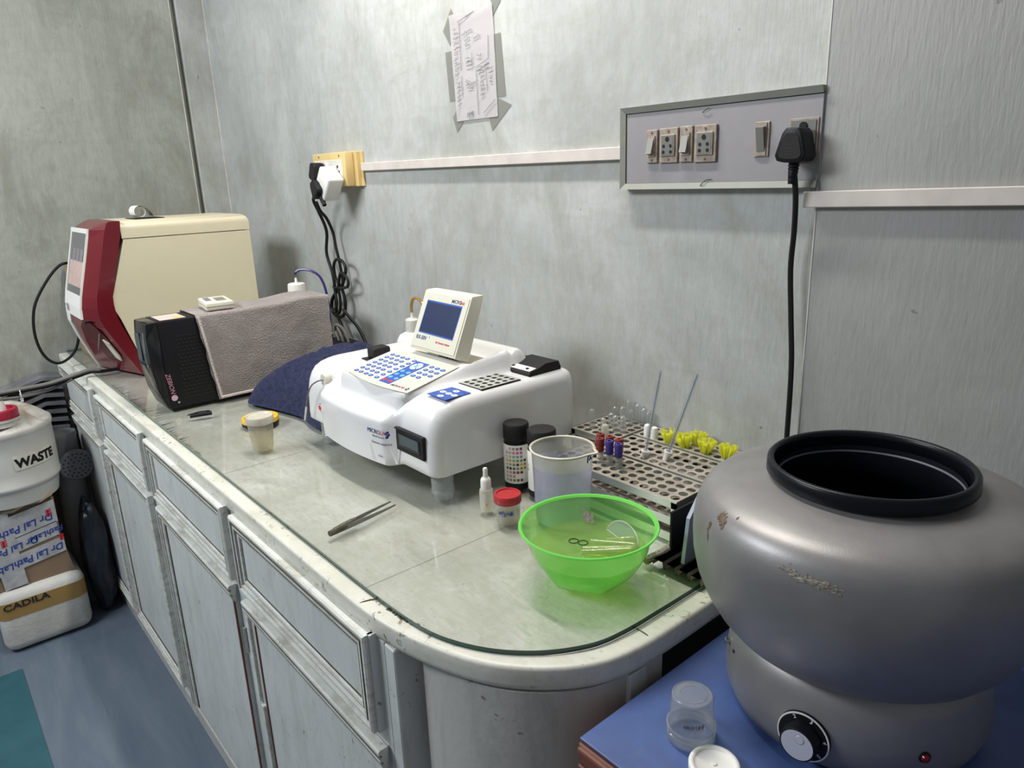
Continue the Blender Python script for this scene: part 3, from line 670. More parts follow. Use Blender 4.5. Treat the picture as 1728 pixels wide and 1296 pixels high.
cb = finish(bm, 'cuvette_block', M['alu'], AN)
bm = bmesh.new(); prism(bm, [(.0, 0), (.072, 0), (.072, .098), (0, .098)], 'z', -.0012, -.0009, mat=CM); finish(bm, 'well_floor', M['dark'], cb)
bm = bmesh.new(); BM_ = Matrix.Translation((-1.094, .900, T+.188))
prism(bm, [(0, 0), (.0, .006), (.003, .010), (.022, .013), (.045, .020), (.080, .019), (.086, .006), (.086, 0)], 'x', 0, .080, mat=BM_)
md = finish(bm, 'sample_reader_module', M['black_matte'], AN)
bm = bmesh.new(); slab(bm, [BM_ @ Vector(p) for p in ((.003, .0035, .0103), (.077, .0035, .0103), (.077, .0215, .0132), (.003, .0215, .0132))], (0, -.15, 1), .0008)
st = finish(bm, 'white_strip', M['white_plastic'], md)
bm = bmesh.new()
for u in (.02, .062): lathe(bm, [(.0035, .0118), (.0035, .0135)], -1.094+u, .900+.011, T+.1885, 12, cap0=True, cap1=True)
finish(bm, 'strip_button', M['black'], md)
bm = bmesh.new(); prism(bm, [(-1.404, .748), (-1.352, .745), (-1.352, .806), (-1.404, .809)], 'z', T+.188, T+.191)
box(bm, -1.395, -1.360, .757, .800, T+.190, T+.217, .006, 2); finish(bm, 'black_filter_cap', M['black_matte'], AN)
# monitor
MS = [(.80, .226), (.850, .341), (.853, .343), (.878, .343), (.880, .341), (.834, .213)]
bm = bmesh.new(); prism(bm, [(y, T+z) for y, z in MS], 'x', -1.283, -1.121)
r = bmesh.ops.bevel(bm, geom=list(bm.edges), offset=.0025, segments=2, affect='EDGES', profile=0.5); mon = finish(bm, 'display_head', M['cream_light'], AN, smooth=True, angle=40)
MO = frame_m((-1.281, .7995, T+.226), (1, 0, 0), (0, .05, .115))
bm = bmesh.new(); prism(bm, [(.003, .006), (.1545, .006), (.1570, .122), (.003, .122)], 'z', .0002, .0008, mat=MO); finish(bm, 'front_bezel', M['key_beige'], mon)
bm = bmesh.new(); prism(bm, [(.0165, .0365), (.1385, .0345), (.1405, .1050), (.0190, .1068)], 'z', .0008, .0013, mat=MO); finish(bm, 'screen_border', M['panel_blue'], mon)
bm = bmesh.new(); prism(bm, [(.0195, .0395), (.1360, .0378), (.1375, .1015), (.0215, .1035)], 'z', .0013, .0019, mat=MO); finish(bm, 'screen', M['lcd'], mon)
mm = lambda u, v: MO @ Matrix.Translation((u, v, .0009))
text('MICRO', 'lettering', mm(.1015, .1085), .0105, M['navy_ink'], mon, bold=.0001)
text('LAB', 'lettering', mm(.1300, .1080), .0085, M['red_ink'], mon, bold=.0001)
text('RX-50V', 'lettering', mm(.0135, .0225), .0115, M['navy_ink'], mon, bold=.0002)
text('R', 'lettering', mm(.0590, .0285), .004, M['navy_ink'], mon)
text('Bio-Chemistry Analyzer', 'lettering', mm(.0850, .0215), .0062, M['red_ink'], mon, sx=.80)
bm = bmesh.new(); box(bm, -1.235, -1.165, .838, .868, T+.204, T+.235, .003, 1); finish(bm, 'hinge_block', M['cream_light'], AN)
bm = bmesh.new(); box(bm, -1.325, -1.108, .838, .892, T+.2058, T+.2072); finish(bm, 'recess_floor', M['tray_cream'], AN)
# front: small display, button, port, sticker
bm = bmesh.new(); box(bm, -1.1145, -1.017, .6455, .6535, T+.084, T+.129, .0015, 1); fd = finish(bm, 'printer_window_frame', M['black'], AN)
bm = bmesh.new(); box(bm, -1.1010, -1.028, .6445, .6460, T+.0935, T+.1195); finish(bm, 'inner_bezel', M['black_gloss'], fd)
bm = bmesh.new(); box(bm, -1.0935, -1.031, .6438, .6448, T+.099, T+.1185); finish(bm, 'small_display', M['lcd_small'], fd)
YM = Matrix.Rotation(PI/2, 4, 'X')
def disc_y(bm, x, z, y0, y1, r, seg=20, ry=None):
    prism(bm, [(x+r*math.cos(2*PI*i/seg), z+(ry or r)*math.sin(2*PI*i/seg)) for i in range(seg)], 'y', y0, y1)
bm = bmesh.new(); disc_y(bm, -1.424, T+.094, .6475, .655, .0095); pb = finish(bm, 'power_button', M['panel_blue'], AN)
bm = bmesh.new(); disc_y(bm, -1.424, T+.094, .6468, .6480, .0080); finish(bm, 'button_ring', M['white_plastic'], pb)
bm = bmesh.new(); disc_y(bm, -1.424, T+.094, .6460, .6470, .0058); finish(bm, 'button_face', M['red_ink'], pb)
bm = bmesh.new(); disc_y(bm, -1.405, T+.160, .652, .668, .0125, 20, .013); ap = finish(bm, 'aspirator_port', M['white_dirty'], AN)
bm = bmesh.new(); tube(bm, [(-1.405, .653, T+.160), (-1.412, .643, T+.158), (-1.432, .636, T+.145), (-1.452, .634, T+.118), (-1.466, .634, T+.090)], .0016); finish(bm, 'needle_tube', M['cord_grey'], ap)
bm = bmesh.new(); tube(bm, [(-1.466, .634, T+.090), (-1.482, .634, T+.055)], .0022); finish(bm, 'white_tube_end', M['white_plastic'], ap)
def bulge(v, dx=0, dz=0, e=.0006): return Vector((v.x+dx, front_y(v.x+dx)-e-v.z, v.y+dz))
bm = bmesh.new(); out = [(-.034, .026), (-.020, .031), (.006, .030), (.020, .036), (.034, .035), (.040, .022), (.033, .012), (.037, -.004), (.034, -.022), (.030, -.037), (-.026, -.035), (-.034, -.022), (-.030, -.004), (-.036, .010)]
A = [bm.verts.new(bulge(Vector((x, z, 0)), -1.137, T+.090)) for x, z in out]; B = [bm.verts.new(bulge(Vector((x, z, -.0004)), -1.137, T+.090)) for x, z in out]
bm.faces.new(A); [bm.faces.new((A[i], A[(i+1) % len(A)], B[(i+1) % len(A)], B[i])) for i in range(len(A))]
stk = finish(bm, 'service_sticker', M['white_gloss'], AN)
def btxt(s, dx, dz, size, m, al='CENTER'): text(s, 'sticker_print', None, size, m, stk, ext=.0001, align=al, bend=lambda v: bulge(v, dx, T+dz, .0012))
btxt('MICRO', -1.152, .111, .0120, M['navy_ink']); btxt('LAB', -1.125, .111, .0100, M['red_ink'])
btxt('Sales & Service', -1.141, .104, .0052, M['navy_ink']); btxt('Customer support', -1.137, .091, .0062, M['navy_ink'])
btxt('Email', -1.137, .066, .0055, M['navy_ink'])
bm = bmesh.new()
for i, (a, b) in enumerate(((0, 0), (.004, .003), (.007, -.001), (.004, -.004), (.001, -.008))):
    disc_y(bm, -1.111+a, T+.119+b, .6255, .6305, .0022, 8)
finish(bm, 'logo_mark', M['navy_ink'], stk)
# four specimen cups used as feet
for i, (x, y, lab) in enumerate(((-1.0242, .687, 'near right corner'), (-1.456, .682, 'near left corner'), (-1.03, .975, 'far right corner'), (-1.45, .975, 'far left corner'))):
    t = thing('specimen_cup', 'upturned clear specimen cup propping the white analyzer at its '+lab, 'cup', (x, y, T), 'cups used as feet under the analyzer')
    bm = bmesh.new(); lathe(bm, [(.0195, .001), (.0215, .012), (.0220, .0125), (.0222, .018), (.0208, .020), (.0215, .050), (.0200, .0525), (.0, .0525)], x, y, T, 32)
    lathe(bm, [(.019, .001), (.0205, .0495)], x, y, T, 32); finish(bm, 'cup_wall', M['clear_cup'], t, smooth=True)

# ---------------------------------------------------------------- maroon and cream blood analyzer
BA = thing('blood_analyzer', 'cream and maroon blood cell analyzer with an upright screen, by the left wall', 'analyzer', (-2.59, .73, T))
XL, XR = -2.735, -2.45
side = [(.545, .424), (.545, .42), (.487, .25), (.489, .213), (.500, .185), (.547, .02), (.565, .004), (.935, .004), (.935, .424)]
bm = bmesh.new(); prism(bm, [(y, T+z) for y, z in side], 'x', XL, XR); finish(bm, 'side_housing', M['cream'], BA)
bm = bmesh.new(); box(bm, XL, XR, .543, .936, T+.4265, T+.478)
es = [e for e in bm.edges if all(v.co.z > T+.47 for v in e.verts) and not all(v.co.y < .55 for v in e.verts)]
bmesh.ops.bevel(bm, geom=es, offset=.026, segments=7, affect='EDGES', profile=0.5); finish(bm, 'top_cover', M['cream'], BA, smooth=True, angle=50)
bm = bmesh.new(); lv = []
for z, yb, yk, yf, xc in ((.4785, .545, .515, .513, .035), (.474, .545, .508, .500, .04), (.455, .543, .500, .466, .05), (.43, .538, .493, .461, .05), (.26, .489, .446, .414, .05), (.225, .487, .441, .407, .05), (.19, .492, .443, .405, .055), (.165, .499, .451, .405, .10), (.10, .521, .482, .424, .17), (.03, .545, .517, .450, .21), (.003, .556, .531, .462, .23)):
    c2 = min(xc, .05)
    lv.append([bm.verts.new((x, y, T+z)) for x, y in ((XR+.002, yb), (XR+.002, yk), (XR-xc, yf), (XL+c2*.3, yf), (XL-.002, yk), (XL-.002, yb))])
for a, b in zip(lv, lv[1:]):
    for i in range(6): bm.faces.new((a[i], a[(i+1) % 6], b[(i+1) % 6], b[i]))
bm.faces.new(lv[0]); bm.faces.new(lv[-1])
fr = finish(bm, 'front_fascia', M['maroon'], BA)
def fy(z):      # front plane of the fascia
    P = [(.455, .466), (.43, .461), (.26, .414), (.225, .407), (.19, .405), (.165, .405), (.10, .424), (.03, .450), (.003, .462)]
    for (z1, y1), (z2, y2) in zip(P, P[1:]):
        if z <= z1 and z >= z2: return lerp(y1, y2, (z1-z)/(z1-z2))
    return P[0][1] if z > .455 else P[-1][1]
def front_sheet(bm, outline, off, th):
    A = [bm.verts.new((x, fy(z)-off, T+z)) for x, z in outline]; B = [bm.verts.new((x, fy(z)-off-th, T+z)) for x, z in outline]; k = len(A)
    bm.faces.new(B); bm.faces.new(A); [bm.faces.new((A[i], A[(i+1) % k], B[(i+1) % k], B[i])) for i in range(k)]
bm = bmesh.new()
xl, xr = XL+.005, XR-.048
for a in [((xl, .458), (xr, .458), (xr, .445), (xl, .445)), ((xl, .445), (xl+.016, .445), (xl+.016, .262), (xl, .262)), ((xr-.006, .445), (xr, .445), (xr, .262), (xr-.006, .262)),
          ((xl, .262), (xr, .262), (xr, .225), (xl, .225)), ((xl, .225), (xr, .225), (xr, .192), (xl, .192)), ((xl, .192), (xl+.06, .192), (xl+.052, .165), (xl, .165)), ((xl, .165), (xl+.050, .165), (xl+.040, .10), (xl, .10)), ((xl, .10), (xl+.040, .10), (xl+.034, .03), (xl, .03)), ((xl, .03), (xl+.034, .03), (xl+.028, .003), (xl, .003))]:
    front_sheet(bm, a, -.002, .006)
finish(bm, 'white_front_frame', M['white_plastic'], BA)
bm = bmesh.new(); front_sheet(bm, [(xl+.014, .447), (xr-.004, .447), (xr-.004, .260), (xl+.014, .260)], .0, .0015); scn = finish(bm, 'screen', M['scr_grey'], BA)
a0, a1 = xl+.024, xr-.008
for nm, z0, z1, m in (('screen_banner', .400, .422, 'scr_pink'), ('screen_text_area', .285, .358, 'scr_pink'), ('screen_band', .3585, .3995, 'scr_pink')):
    bm = bmesh.new(); front_sheet(bm, [(a0, z1), (a1, z1), (a1, z0), (a0, z0)], .0016, .0006); finish(bm, nm, M[m], scn)
for i in range(3):
    bm = bmesh.new(); q0 = a0+.03+i*.052; front_sheet(bm, [(q0, .397), (q0+.045, .397), (q0+.045, .361), (q0, .361)], .0024, .0006); finish(bm, 'screen_icon', M['scr_box'], scn)
bm = bmesh.new(); front_sheet(bm, [(xl+.055+.010*math.cos(2*PI*i/12), .214+.012*math.sin(2*PI*i/12)) for i in range(12)], .004, .003); finish(bm, 'front_key', M['steel'], BA)
bm = bmesh.new(); front_sheet(bm, [(xl+.004, .219), (xl+.040, .219), (xl+.040, .216), (xl+.004, .216)], .004, .0005); finish(bm, 'front_print', M['pencil'], BA)
# tube bay on the sloping chamfer
def bay(u, v, off=0.0):   # u 0 at the side edge .. 1 at the front corner, v = height
    P = [(.225, .441, .407, .05), (.19, .443, .405, .055), (.165, .451, .405, .10), (.10, .482, .424, .17), (.03, .517, .450, .21), (.003, .531, .462, .23)]
    for (z1, k1, f1, c1), (z2, k2, f2, c2) in zip(P, P[1:]):
        if z2 <= v <= z1:
            t_ = (z1-v)/(z1-z2); k_, f_, c_ = lerp(k1, k2, t_), lerp(f1, f2, t_), lerp(c1, c2, t_)
            return Vector((XR+.002-u*c_+off*.2, lerp(k_, f_, u)-off, T+v-off*.3))
def bay_sheet(bm, outline, off=.001, th=.0008):
    A = [bm.verts.new(bay(u, v, off)) for u, v in outline]; B = [bm.verts.new(bay(u, v, off+th)) for u, v in outline]; k = len(A)
    bm.faces.new(A); bm.faces.new(B); [bm.faces.new((A[i], A[(i+1) % k], B[(i+1) % k], B[i])) for i in range(k)]
bm = bmesh.new(); o_ = []
L_ = [(.88, .178), (.80, .165), (.74, .14), (.70, .11), (.66, .08), (.62, .055), (.52, .04)]; R_ = [(.34, .045), (.26, .06), (.20, .085), (.19, .11), (.24, .14), (.35, .165), (.60, .182)]
bay_sheet(bm, L_+R_); by_ = finish(bm, 'tube_bay', M['maroon_dark'], BA)
bm = bmesh.new(); bay_sheet(bm, [(.33, .125), (.20, .112), (.17, .068), (.22, .050), (.30, .060), (.31, .080)], .003, .004); finish(bm, 'bay_lever', M['white_dirty'], by_)
bm = bmesh.new(); tube(bm, [bay(.30, .147, .006), bay(.62, .085, .012)], .0014, smooth=0); finish(bm, 'sample_probe', M['steel'], by_)
# printer slot and paper
bm = bmesh.new(); box(bm, -2.62, -2.505, .600, .690, T+.477, T+.4805, .002, 1); finish(bm, 'printer_slot', M['black'], BA)
pr_ = thing('paper_roll_end', 'curled white printout paper on top of the cream blood analyzer', 'paper', (-2.56, .64, T+.4805))
bm = bmesh.new(); pts = []
for k in range(34):
    a = -.5+k/33*2*PI*1.35; r = .019-.0035*k/33; pts.append((.628+r*math.cos(a), T+.5+r*math.sin(a)))
pts = [(.668, T+.485), (.662, T+.497), (.652, T+.508)]+pts[6:]
A = [[bm.verts.new((x, y, z)) for y, z in pts] for x in (-2.60, -2.535)]
for i in range(len(pts)-1): bm.faces.new((A[0][i], A[0][i+1], A[1][i+1], A[1][i]))
finish(bm, 'curled_paper', M['white_plastic'], pr_)
# cardboard box behind the analyzer
t = thing('cardboard_box', 'flattened brown cardboard carton tucked behind the maroon analyzer at the left wall', 'box', (-2.95, .62, T))
bm = bmesh.new(); box(bm, -3.05, -2.84, .47, .80, T, T+.32, .002, 1); finish(bm, 'carton', M['card'], t)
bm = bmesh.new(); box(bm, -2.841, -2.838, .47, .80, T+.17, T+.175); finish(bm, 'flap_line', M['groove'], t)

# ---------------------------------------------------------------- UPS, towel, remote
UP = thing('power_supply', 'black uninterruptible power supply with vented side, half covered by a towel', 'power supply', (-2.03, .71, T))
ux0, ux1, uy0, uy1, uh = -2.100, -1.982, .484, .955, .238
bm = bmesh.new(); box(bm, ux0, ux1, uy0, uy1, T+.003, T+uh, .004, 2); finish(bm, 'case', M['black'], UP, smooth=True)
bm = bmesh.new(); pr = [(.486, .003), (.478, .003), (.462, .05), (.453, .12), (.452, .19), (.457, .236), (.486, .238)]
prism(bm, [(y, T+z) for y, z in pr], 'x', ux0+.002, ux1-.002); bmesh.ops.bevel(bm, geom=list(bm.edges), offset=.003, segments=2, affect='EDGES', profile=0.5)
fp = finish(bm, 'front_cover', M['black_gloss'], UP, smooth=True)
bm = bmesh.new(); slab(bm, [(-2.088, .4515, T+.13), (-2.048, .4515, T+.13), (-2.048, .4525, T+.205), (-2.088, .4525, T+.205)], (0, -1, 0), .001); finish(bm, 'status_display', M['lcd_small'], fp)
bm = bmesh.new(); tube(bm, [(-2.012, .4565, T+.21), (-2.010, .4520, T+.18), (-2.012, .4530, T+.135), (-2.02, .4585, T+.11)], .004, 8, 4); finish(bm, 'chrome_strip', M['silver_gloss'], fp)
bm = bmesh.new(); vent = bmesh.new()
for i in range(18):
    for j in range(9):
        y = .525+j*.0105+(i % 2)*.005; z = T+.028+i*.0098
        prism(vent, [(y-.0042, z-.001), (y+.0028, z-.0028), (y+.0042, z+.001), (y-.0028, z+.0028)], 'x', ux1+.0002, ux1+.0010)
finish(vent, 'vent_grille', M['dark'], UP)
bm = bmesh.new(); lathe(bm, [(.003, 0), (.003, .0012), (0, .0012)], mat=Matrix.Translation((ux1, .505, T+.018)) @ Matrix.Rotation(PI/2, 4, 'Y'), seg=10); finish(bm, 'screw', M['steel'], UP)
bm = bmesh.new(); box(bm, -2.085, -2.000, .497, .562, T+uh, T+uh+.0006); lb = finish(bm, 'warning_label', M['box_label'], UP)
bm = bmesh.new(); box(bm, -2.04, -2.005, .535, .558, T+uh+.0006, T+uh+.0009); finish(bm, 'label_yellow_area', M['yellow_box'], lb)
text('ZEBION', 'side_lettering', frame_m((-1.9818, .4825, T+.10), (0, .13, -1), (0, 1, .13)), .016, simple('pink_print', (.55, .25, .33), .5), UP, align='LEFT', shear=.3)
bm = bmesh.new(); lathe(bm, [(.008, 0), (.008, .0012), (0, .0012)], mat=Matrix.Translation((ux1, .496, T+.032)) @ Matrix.Rotation(PI/2, 4, 'Y'), seg=14); finish(bm, 'round_badge', simple('pink_badge', (.62, .40, .48), .4), UP)
def tw_z(y): return .006*math.exp(-((y-.90)/.06)**2)+.004*nz(y*9, 1.3)
bm = bmesh.new(); rows = []
prof = []
for k in range(12): prof.append(('L', k/11))
for k in range(14): prof.append(('T', k/13))
for k in range(44): prof.append(('R', k/43))
for j in range(80):
    v = j/79; row = []
    yf_ = .578+.010*nz(v*3, 5)
    for kind, u in prof:
        y = lerp(.578, .962, v)
        if kind == 'L': x = ux0-.007; z = lerp(.10, uh, u)
        elif kind == 'T':
            x = lerp(ux0-.004, ux1+.004, u); z = uh+.0075+tw_z(y)
        else:
            dz = u; x = ux1+.009+.009*dz*(0.5+0.9*nz(y*14, dz*2.2, 3))+.0015*nz(y*30, dz*7); z = lerp(uh+.002+tw_z(y), .010+.004*math.sin(y*30), dz)
            y += .028*dz*(1-v)-.006*dz*v
        row.append(bm.verts.new((x, y+(.004*nz(z*30, 2) if j in (0, 79) else 0), T+z+(.0006*nz(x*60, y*60)))))
    rows.append(row)
for a, b in zip(rows, rows[1:]):
    for i in range(len(a)-1): bm.faces.new((a[i], a[i+1], b[i+1], b[i]))
bmesh.ops.solidify(bm, geom=list(bm.faces), thickness=-.004)
tw = finish(bm, 'draped_towel', M['towel'], loc=(-2.03, .77, T+uh), smooth=True, angle=80, label='grey-pink terry towel draped over the black power supply', cat='towel')
bm = bmesh.new()       # stitched hem
hem = []
for k in range(16): hem.append((ux1+.0135+.010*(k/15)*(0.5+0.9*nz(.582*14, k/15*2.2, 3)), .584+.028*k/15, T+lerp(uh+.002, .012, k/15)))
tube(bm, hem, .0035, 6, 1)
hem = [(ux1+.0165+.010*(0.5+0.9*nz(lerp(.578, .962, k/20)*14, 2.2, 3)), lerp(.61, .955, k/20), T+.013) for k in range(21)]
tube(bm, hem, .004, 6, 1); finish(bm, 'hem', M['towel'], tw, smooth=True)
t = thing('handheld_meter', 'small cream handheld meter lying on the grey-pink towel', 'meter', (-2.035, .655, T+.2475))
RM = Matrix.Translation((-2.035, .656, T+.2590)) @ Matrix.Rotation(-.10, 4, 'Z') @ Matrix.Rotation(.04, 4, 'Y')
bm = bmesh.new(); box(bm, -.050, .050, -.036, .036, -.010, .010, .003, 2, mat=RM); finish(bm, 'meter_body', M['cream_light'], t, smooth=True)
bm = bmesh.new(); box(bm, -.0504, .0504, -.0364, .0364, -.0006, .0006, mat=RM); finish(bm, 'case_seam', M['pencil'], t)
bm = bmesh.new(); box(bm, -.038, .010, -.027, -.012, .010, .0108, mat=RM); finish(bm, 'meter_label', M['pencil'], t)
bm = bmesh.new(); box(bm, -.022, .024, -.002, .024, .010, .0115, .0006, 1, mat=RM); finish(bm, 'meter_window', M['sw_grey'], t)

# ---------------------------------------------------------------- bottles at the wall
def bottle(name, lab, cx, cy, r, h, capz, capr, m, capm, tube_pts, tm, ch=.030):
    t = thing(name, lab, 'bottle', (cx, cy, T))
    bm = bmesh.new(); lathe(bm, [(0, .001), (r*.95, .001), (r, .006), (r, h*.8), (r*.97, h*.87), (r*.8, h*.95), (capr*1.02, h), (capr*1.02, capz-.002)], cx, cy, T, 36); finish(bm, 'bottle_body', m, t, smooth=True)
    bm = bmesh.new(); lathe(bm, [(capr, capz-.004), (capr*1.06, capz), (capr, capz+ch), (capr*.85, capz+ch+.003), (0, capz+ch+.003)], cx, cy, T, 36, ridges=1, ramp=.01, rrange=(0, 2)); cp_ = finish(bm, 'screw_cap', capm, t, smooth=True)
    bm = bmesh.new(); lathe(bm, [(.005, capz+ch+.002), (.004, capz+ch+.012), (.0035, capz+ch+.020)], cx, cy, T, 12); finish(bm, 'cap_nipple', capm, cp_)
    bm = bmesh.new(); tube(bm, tube_pts, .0042, 8, 8); finish(bm, 'tubing', tm, t, smooth=True)
bottle('reagent_bottle', 'white bottle with violet tubing standing behind the draped towel', -2.24, .985, .066, .229, .231, .0275, M['white_plastic'], M['white_plastic'],
       [(-2.24, .985, T+.284), (-2.238, .987, T+.292), (-2.225, 1.00, T+.300), (-2.195, 1.02, T+.296), (-2.170, 1.04, T+.27), (-2.160, 1.05, T+.20), (-2.158, 1.05, T+.05)], M['violet_tube'], .023)
bottle('waste_bottle', 'white bottle with amber tubing behind the analyzer screen', -1.620, 1.025, .046, .176, .178, .0185, M['white_plastic'], M['white_dirty'],
       [(-1.620, 1.025, T+.228), (-1.620, 1.025, T+.246), (-1.607, 1.025, T+.266), (-1.582, 1.025, T+.268), (-1.563, 1.025, T+.25), (-1.555, 1.025, T+.20)], M['amber'])

# ---------------------------------------------------------------- navy cloth heap
bm = bmesh.new(); rows = []
FP = [(-1.885, .652), (-1.80, .672), (-1.72, .690), (-1.65, .700), (-1.58, .690), (-1.525, .695), (-1.515, .75), (-1.515, .90), (-1.57, .955), (-1.69, 1.0), (-1.80, 1.03), (-1.90, .98), (-1.945, .90), (-1.94, .80), (-1.935, .70)]
FPs = [(p.x, p.y) for p in smooth_path([(a, b, 0) for a, b in FP], 8, True)]
ccx, ccy = -1.70, .86; NR = 26
for k in range(NR+1):
    u = k/NR; row = []
    for i, (x, y) in enumerate(FPs):
        px_, py_ = lerp(ccx, x, u), lerp(ccy, y, u)
        hh = .120+.035*ss((py_-.70)/.3)-.012*ss((-1.8-px_)/.1); z = hh*max(0, 1-u**3.2)**.75
        z += (1-u**4)*(.016*nz(px_*9, py_*9, 2)+.010*nz(px_*26, py_*18, 4)) + .004*nz(px_*60, py_*60, 1)*(1 if u < 1 else 0)
        if u >= .999: z = .0035+.002*nz(px_*50, py_*50)
        row.append(bm.verts.new((px_, py_, T+max(z, .003))))
    rows.append(row)
nn = len(FPs)
for a, b in zip(rows[1:], rows[2:]):
    for i in range(nn): bm.faces.new((a[i], a[(i+1) % nn], b[(i+1) % nn], b[i]))
bm.faces.new(rows[1]); bm.faces.new(rows[-1])
finish(bm, 'crumpled_towel', M['navy'], loc=(-1.70, .86, T), smooth=True, angle=80, label='navy blue terry towel heaped beside the white analyzer', cat='towel')

# ---------------------------------------------------------------- small things on the glass
t = thing('specimen_cup', 'lidded frosted plastic specimen cup of clear fluid before a yellow lid', 'cup', (-1.5196, .5458, T), None)
cx, cy = -1.5196, .5458
bm = bmesh.new(); lathe(bm, [(0, .0015), (.0215, .0015), (.0225, .004), (.0262, .040), (.0275, .062), (.0280, .068)], cx, cy, T, 40); cw = finish(bm, 'cup_wall', M['cup_film'], t, smooth=True)
bm = bmesh.new(); lathe(bm, [(0, .003), (.021, .003), (.0252, .040), (0, .040)], cx, cy, T, 32); finish(bm, 'fluid', M['liquid'], t, smooth=True)
bm = bmesh.new(); lathe(bm, [(.0285, .063), (.0302, .065), (.0302, .077), (.0290, .0795), (.026, .0790), (.025, .0775), (0, .0775)], cx, cy, T, 40); finish(bm, 'cup_lid', M['cup_lid'], t, smooth=True)
t = thing('yellow_lid', 'yellow screw lid with dark rim lying behind the frosted cup', 'lid', (-1.70, .6125, T))
bm = bmesh.new(); lathe(bm, [(0, .010), (.033, .010), (.036, .012), (.038, .0175), (.043, .018), (.0445, .015), (.0445, .008)], -1.70, .6125, T, 40); finish(bm, 'lid_top', M['yellow'], t, smooth=True)
bm = bmesh.new(); lathe(bm, [(.0440, .0), (.0445, .008), (0, .008)], -1.70, .6125, T, 40); finish(bm, 'lid_rim', M['black'], t)
t = thing('pen_cap', 'short black pen cap lying beside the black power supply', 'pen cap', (-1.862, .524, T))
bm = bmesh.new(); tube(bm, [(-1.873, .497, T+.006), (-1.868, .520, T+.006), (-1.860, .548, T+.006)], .0055, 10, 2); finish(bm, 'cap_barrel', M['black'], t, smooth=True)
bm = bmesh.new(); tube(bm, [(-1.862, .544, T+.0125), (-1.868, .52, T+.0135), (-1.876, .492, T+.009)], .0015, 6, 2); finish(bm, 'cap_clip', M['black_gloss'], t)
# tweezers
t = thing('tweezers', 'long steel tweezers with brown-stained grip lying on the glass', 'tweezers', (-1.045, .53, T))
tip1, tip2, tail = Vector((-1.068, .600, T+.005)), Vector((-1.052, .600, T+.004)), Vector((-1.030, .461, T+.007))
bm = bmesh.new()
def arm(bm, tip, bow, th=.0012):
    L = []; d = (tip-tail); side_ = Vector((d.y, -d.x, 0)).normalized()
    for k in range(15):
        u = k/14; p = tail+d*u+side_*(bow*math.sin(PI*u)); w_ = lerp(.0065, .0012, u**1.2); L.append((p, w_))
    for (p, w1), (q, w2) in zip(L, L[1:]):
        a = Vector((0, 0, 1))
        v = [bm.verts.new(p+side_*s*th+a*z*w1*.8) for s, z in ((-1, -1), (1, -1), (1, 1), (-1, 1))]
        u_ = [bm.verts.new(q+side_*s*th+a*z*w2*.8) for s, z in ((-1, -1), (1, -1), (1, 1), (-1, 1))]
        for i in range(4): bm.faces.new((v[i], v[(i+1) % 4], u_[(i+1) % 4], u_[i]))
        if p == L[0][0]: bm.faces.new(v)
arm(bm, tip1, -.0025); arm(bm, tip2, .0025); finish(bm, 'steel_arms', M['tool_steel'], t)
bm = bmesh.new(); d = (Vector((-1.0555, .560, T+.007))-tail)
tube(bm, [tail-d.normalized()*.002, tail+d*.1, tail+d*.25, tail+d*.42, tail+d*.55], [.0050, .0060, .0064, .0062, .0052], 10, 3); finish(bm, 'stained_grip', M['grip'], t, smooth=True)
# test strip bottles
PADS = [(.60, .55, .52), (.45, .38, .42), (.30, .27, .30)]
rowsC = [[(.62, .56, .52), (.45, .33, .35), (.25, .20, .22), (.25, .06, .10)], [(.85, .55, .55), (.80, .38, .45), (.82, .22, .38), (.80, .13, .28), (.62, .12, .20)], [(.62, .72, .50), (.42, .60, .48), (.25, .50, .42), (.18, .42, .36), (.14, .33, .30)],
         [(.78, .40, .25), (.62, .42, .10), (.42, .42, .06), (.30, .32, .06), (.14, .26, .10), (.02, .06, .07)], [(.70, .55, .15), (.42, .42, .08), (.22, .26, .06), (.02, .05, .04), (.68, .38, .06), (.34, .26, .03)], [(.05, .06, .16), (.02, .03, .09), (.08, .16, .10), (.24, .28, .06), (.28, .22, .03), (.32, .28, .05)],
         [(.72, .42, .42), (.62, .28, .30), (.42, .06, .12), (.28, .02, .07), (.12, .02, .05)], [(.66, .42, .34), (.56, .34, .28), (.50, .30, .24)], [(.32, .46, .28), (.22, .34, .16), (.16, .22, .08), (.18, .10, .03), (.10, .06, .03)]]
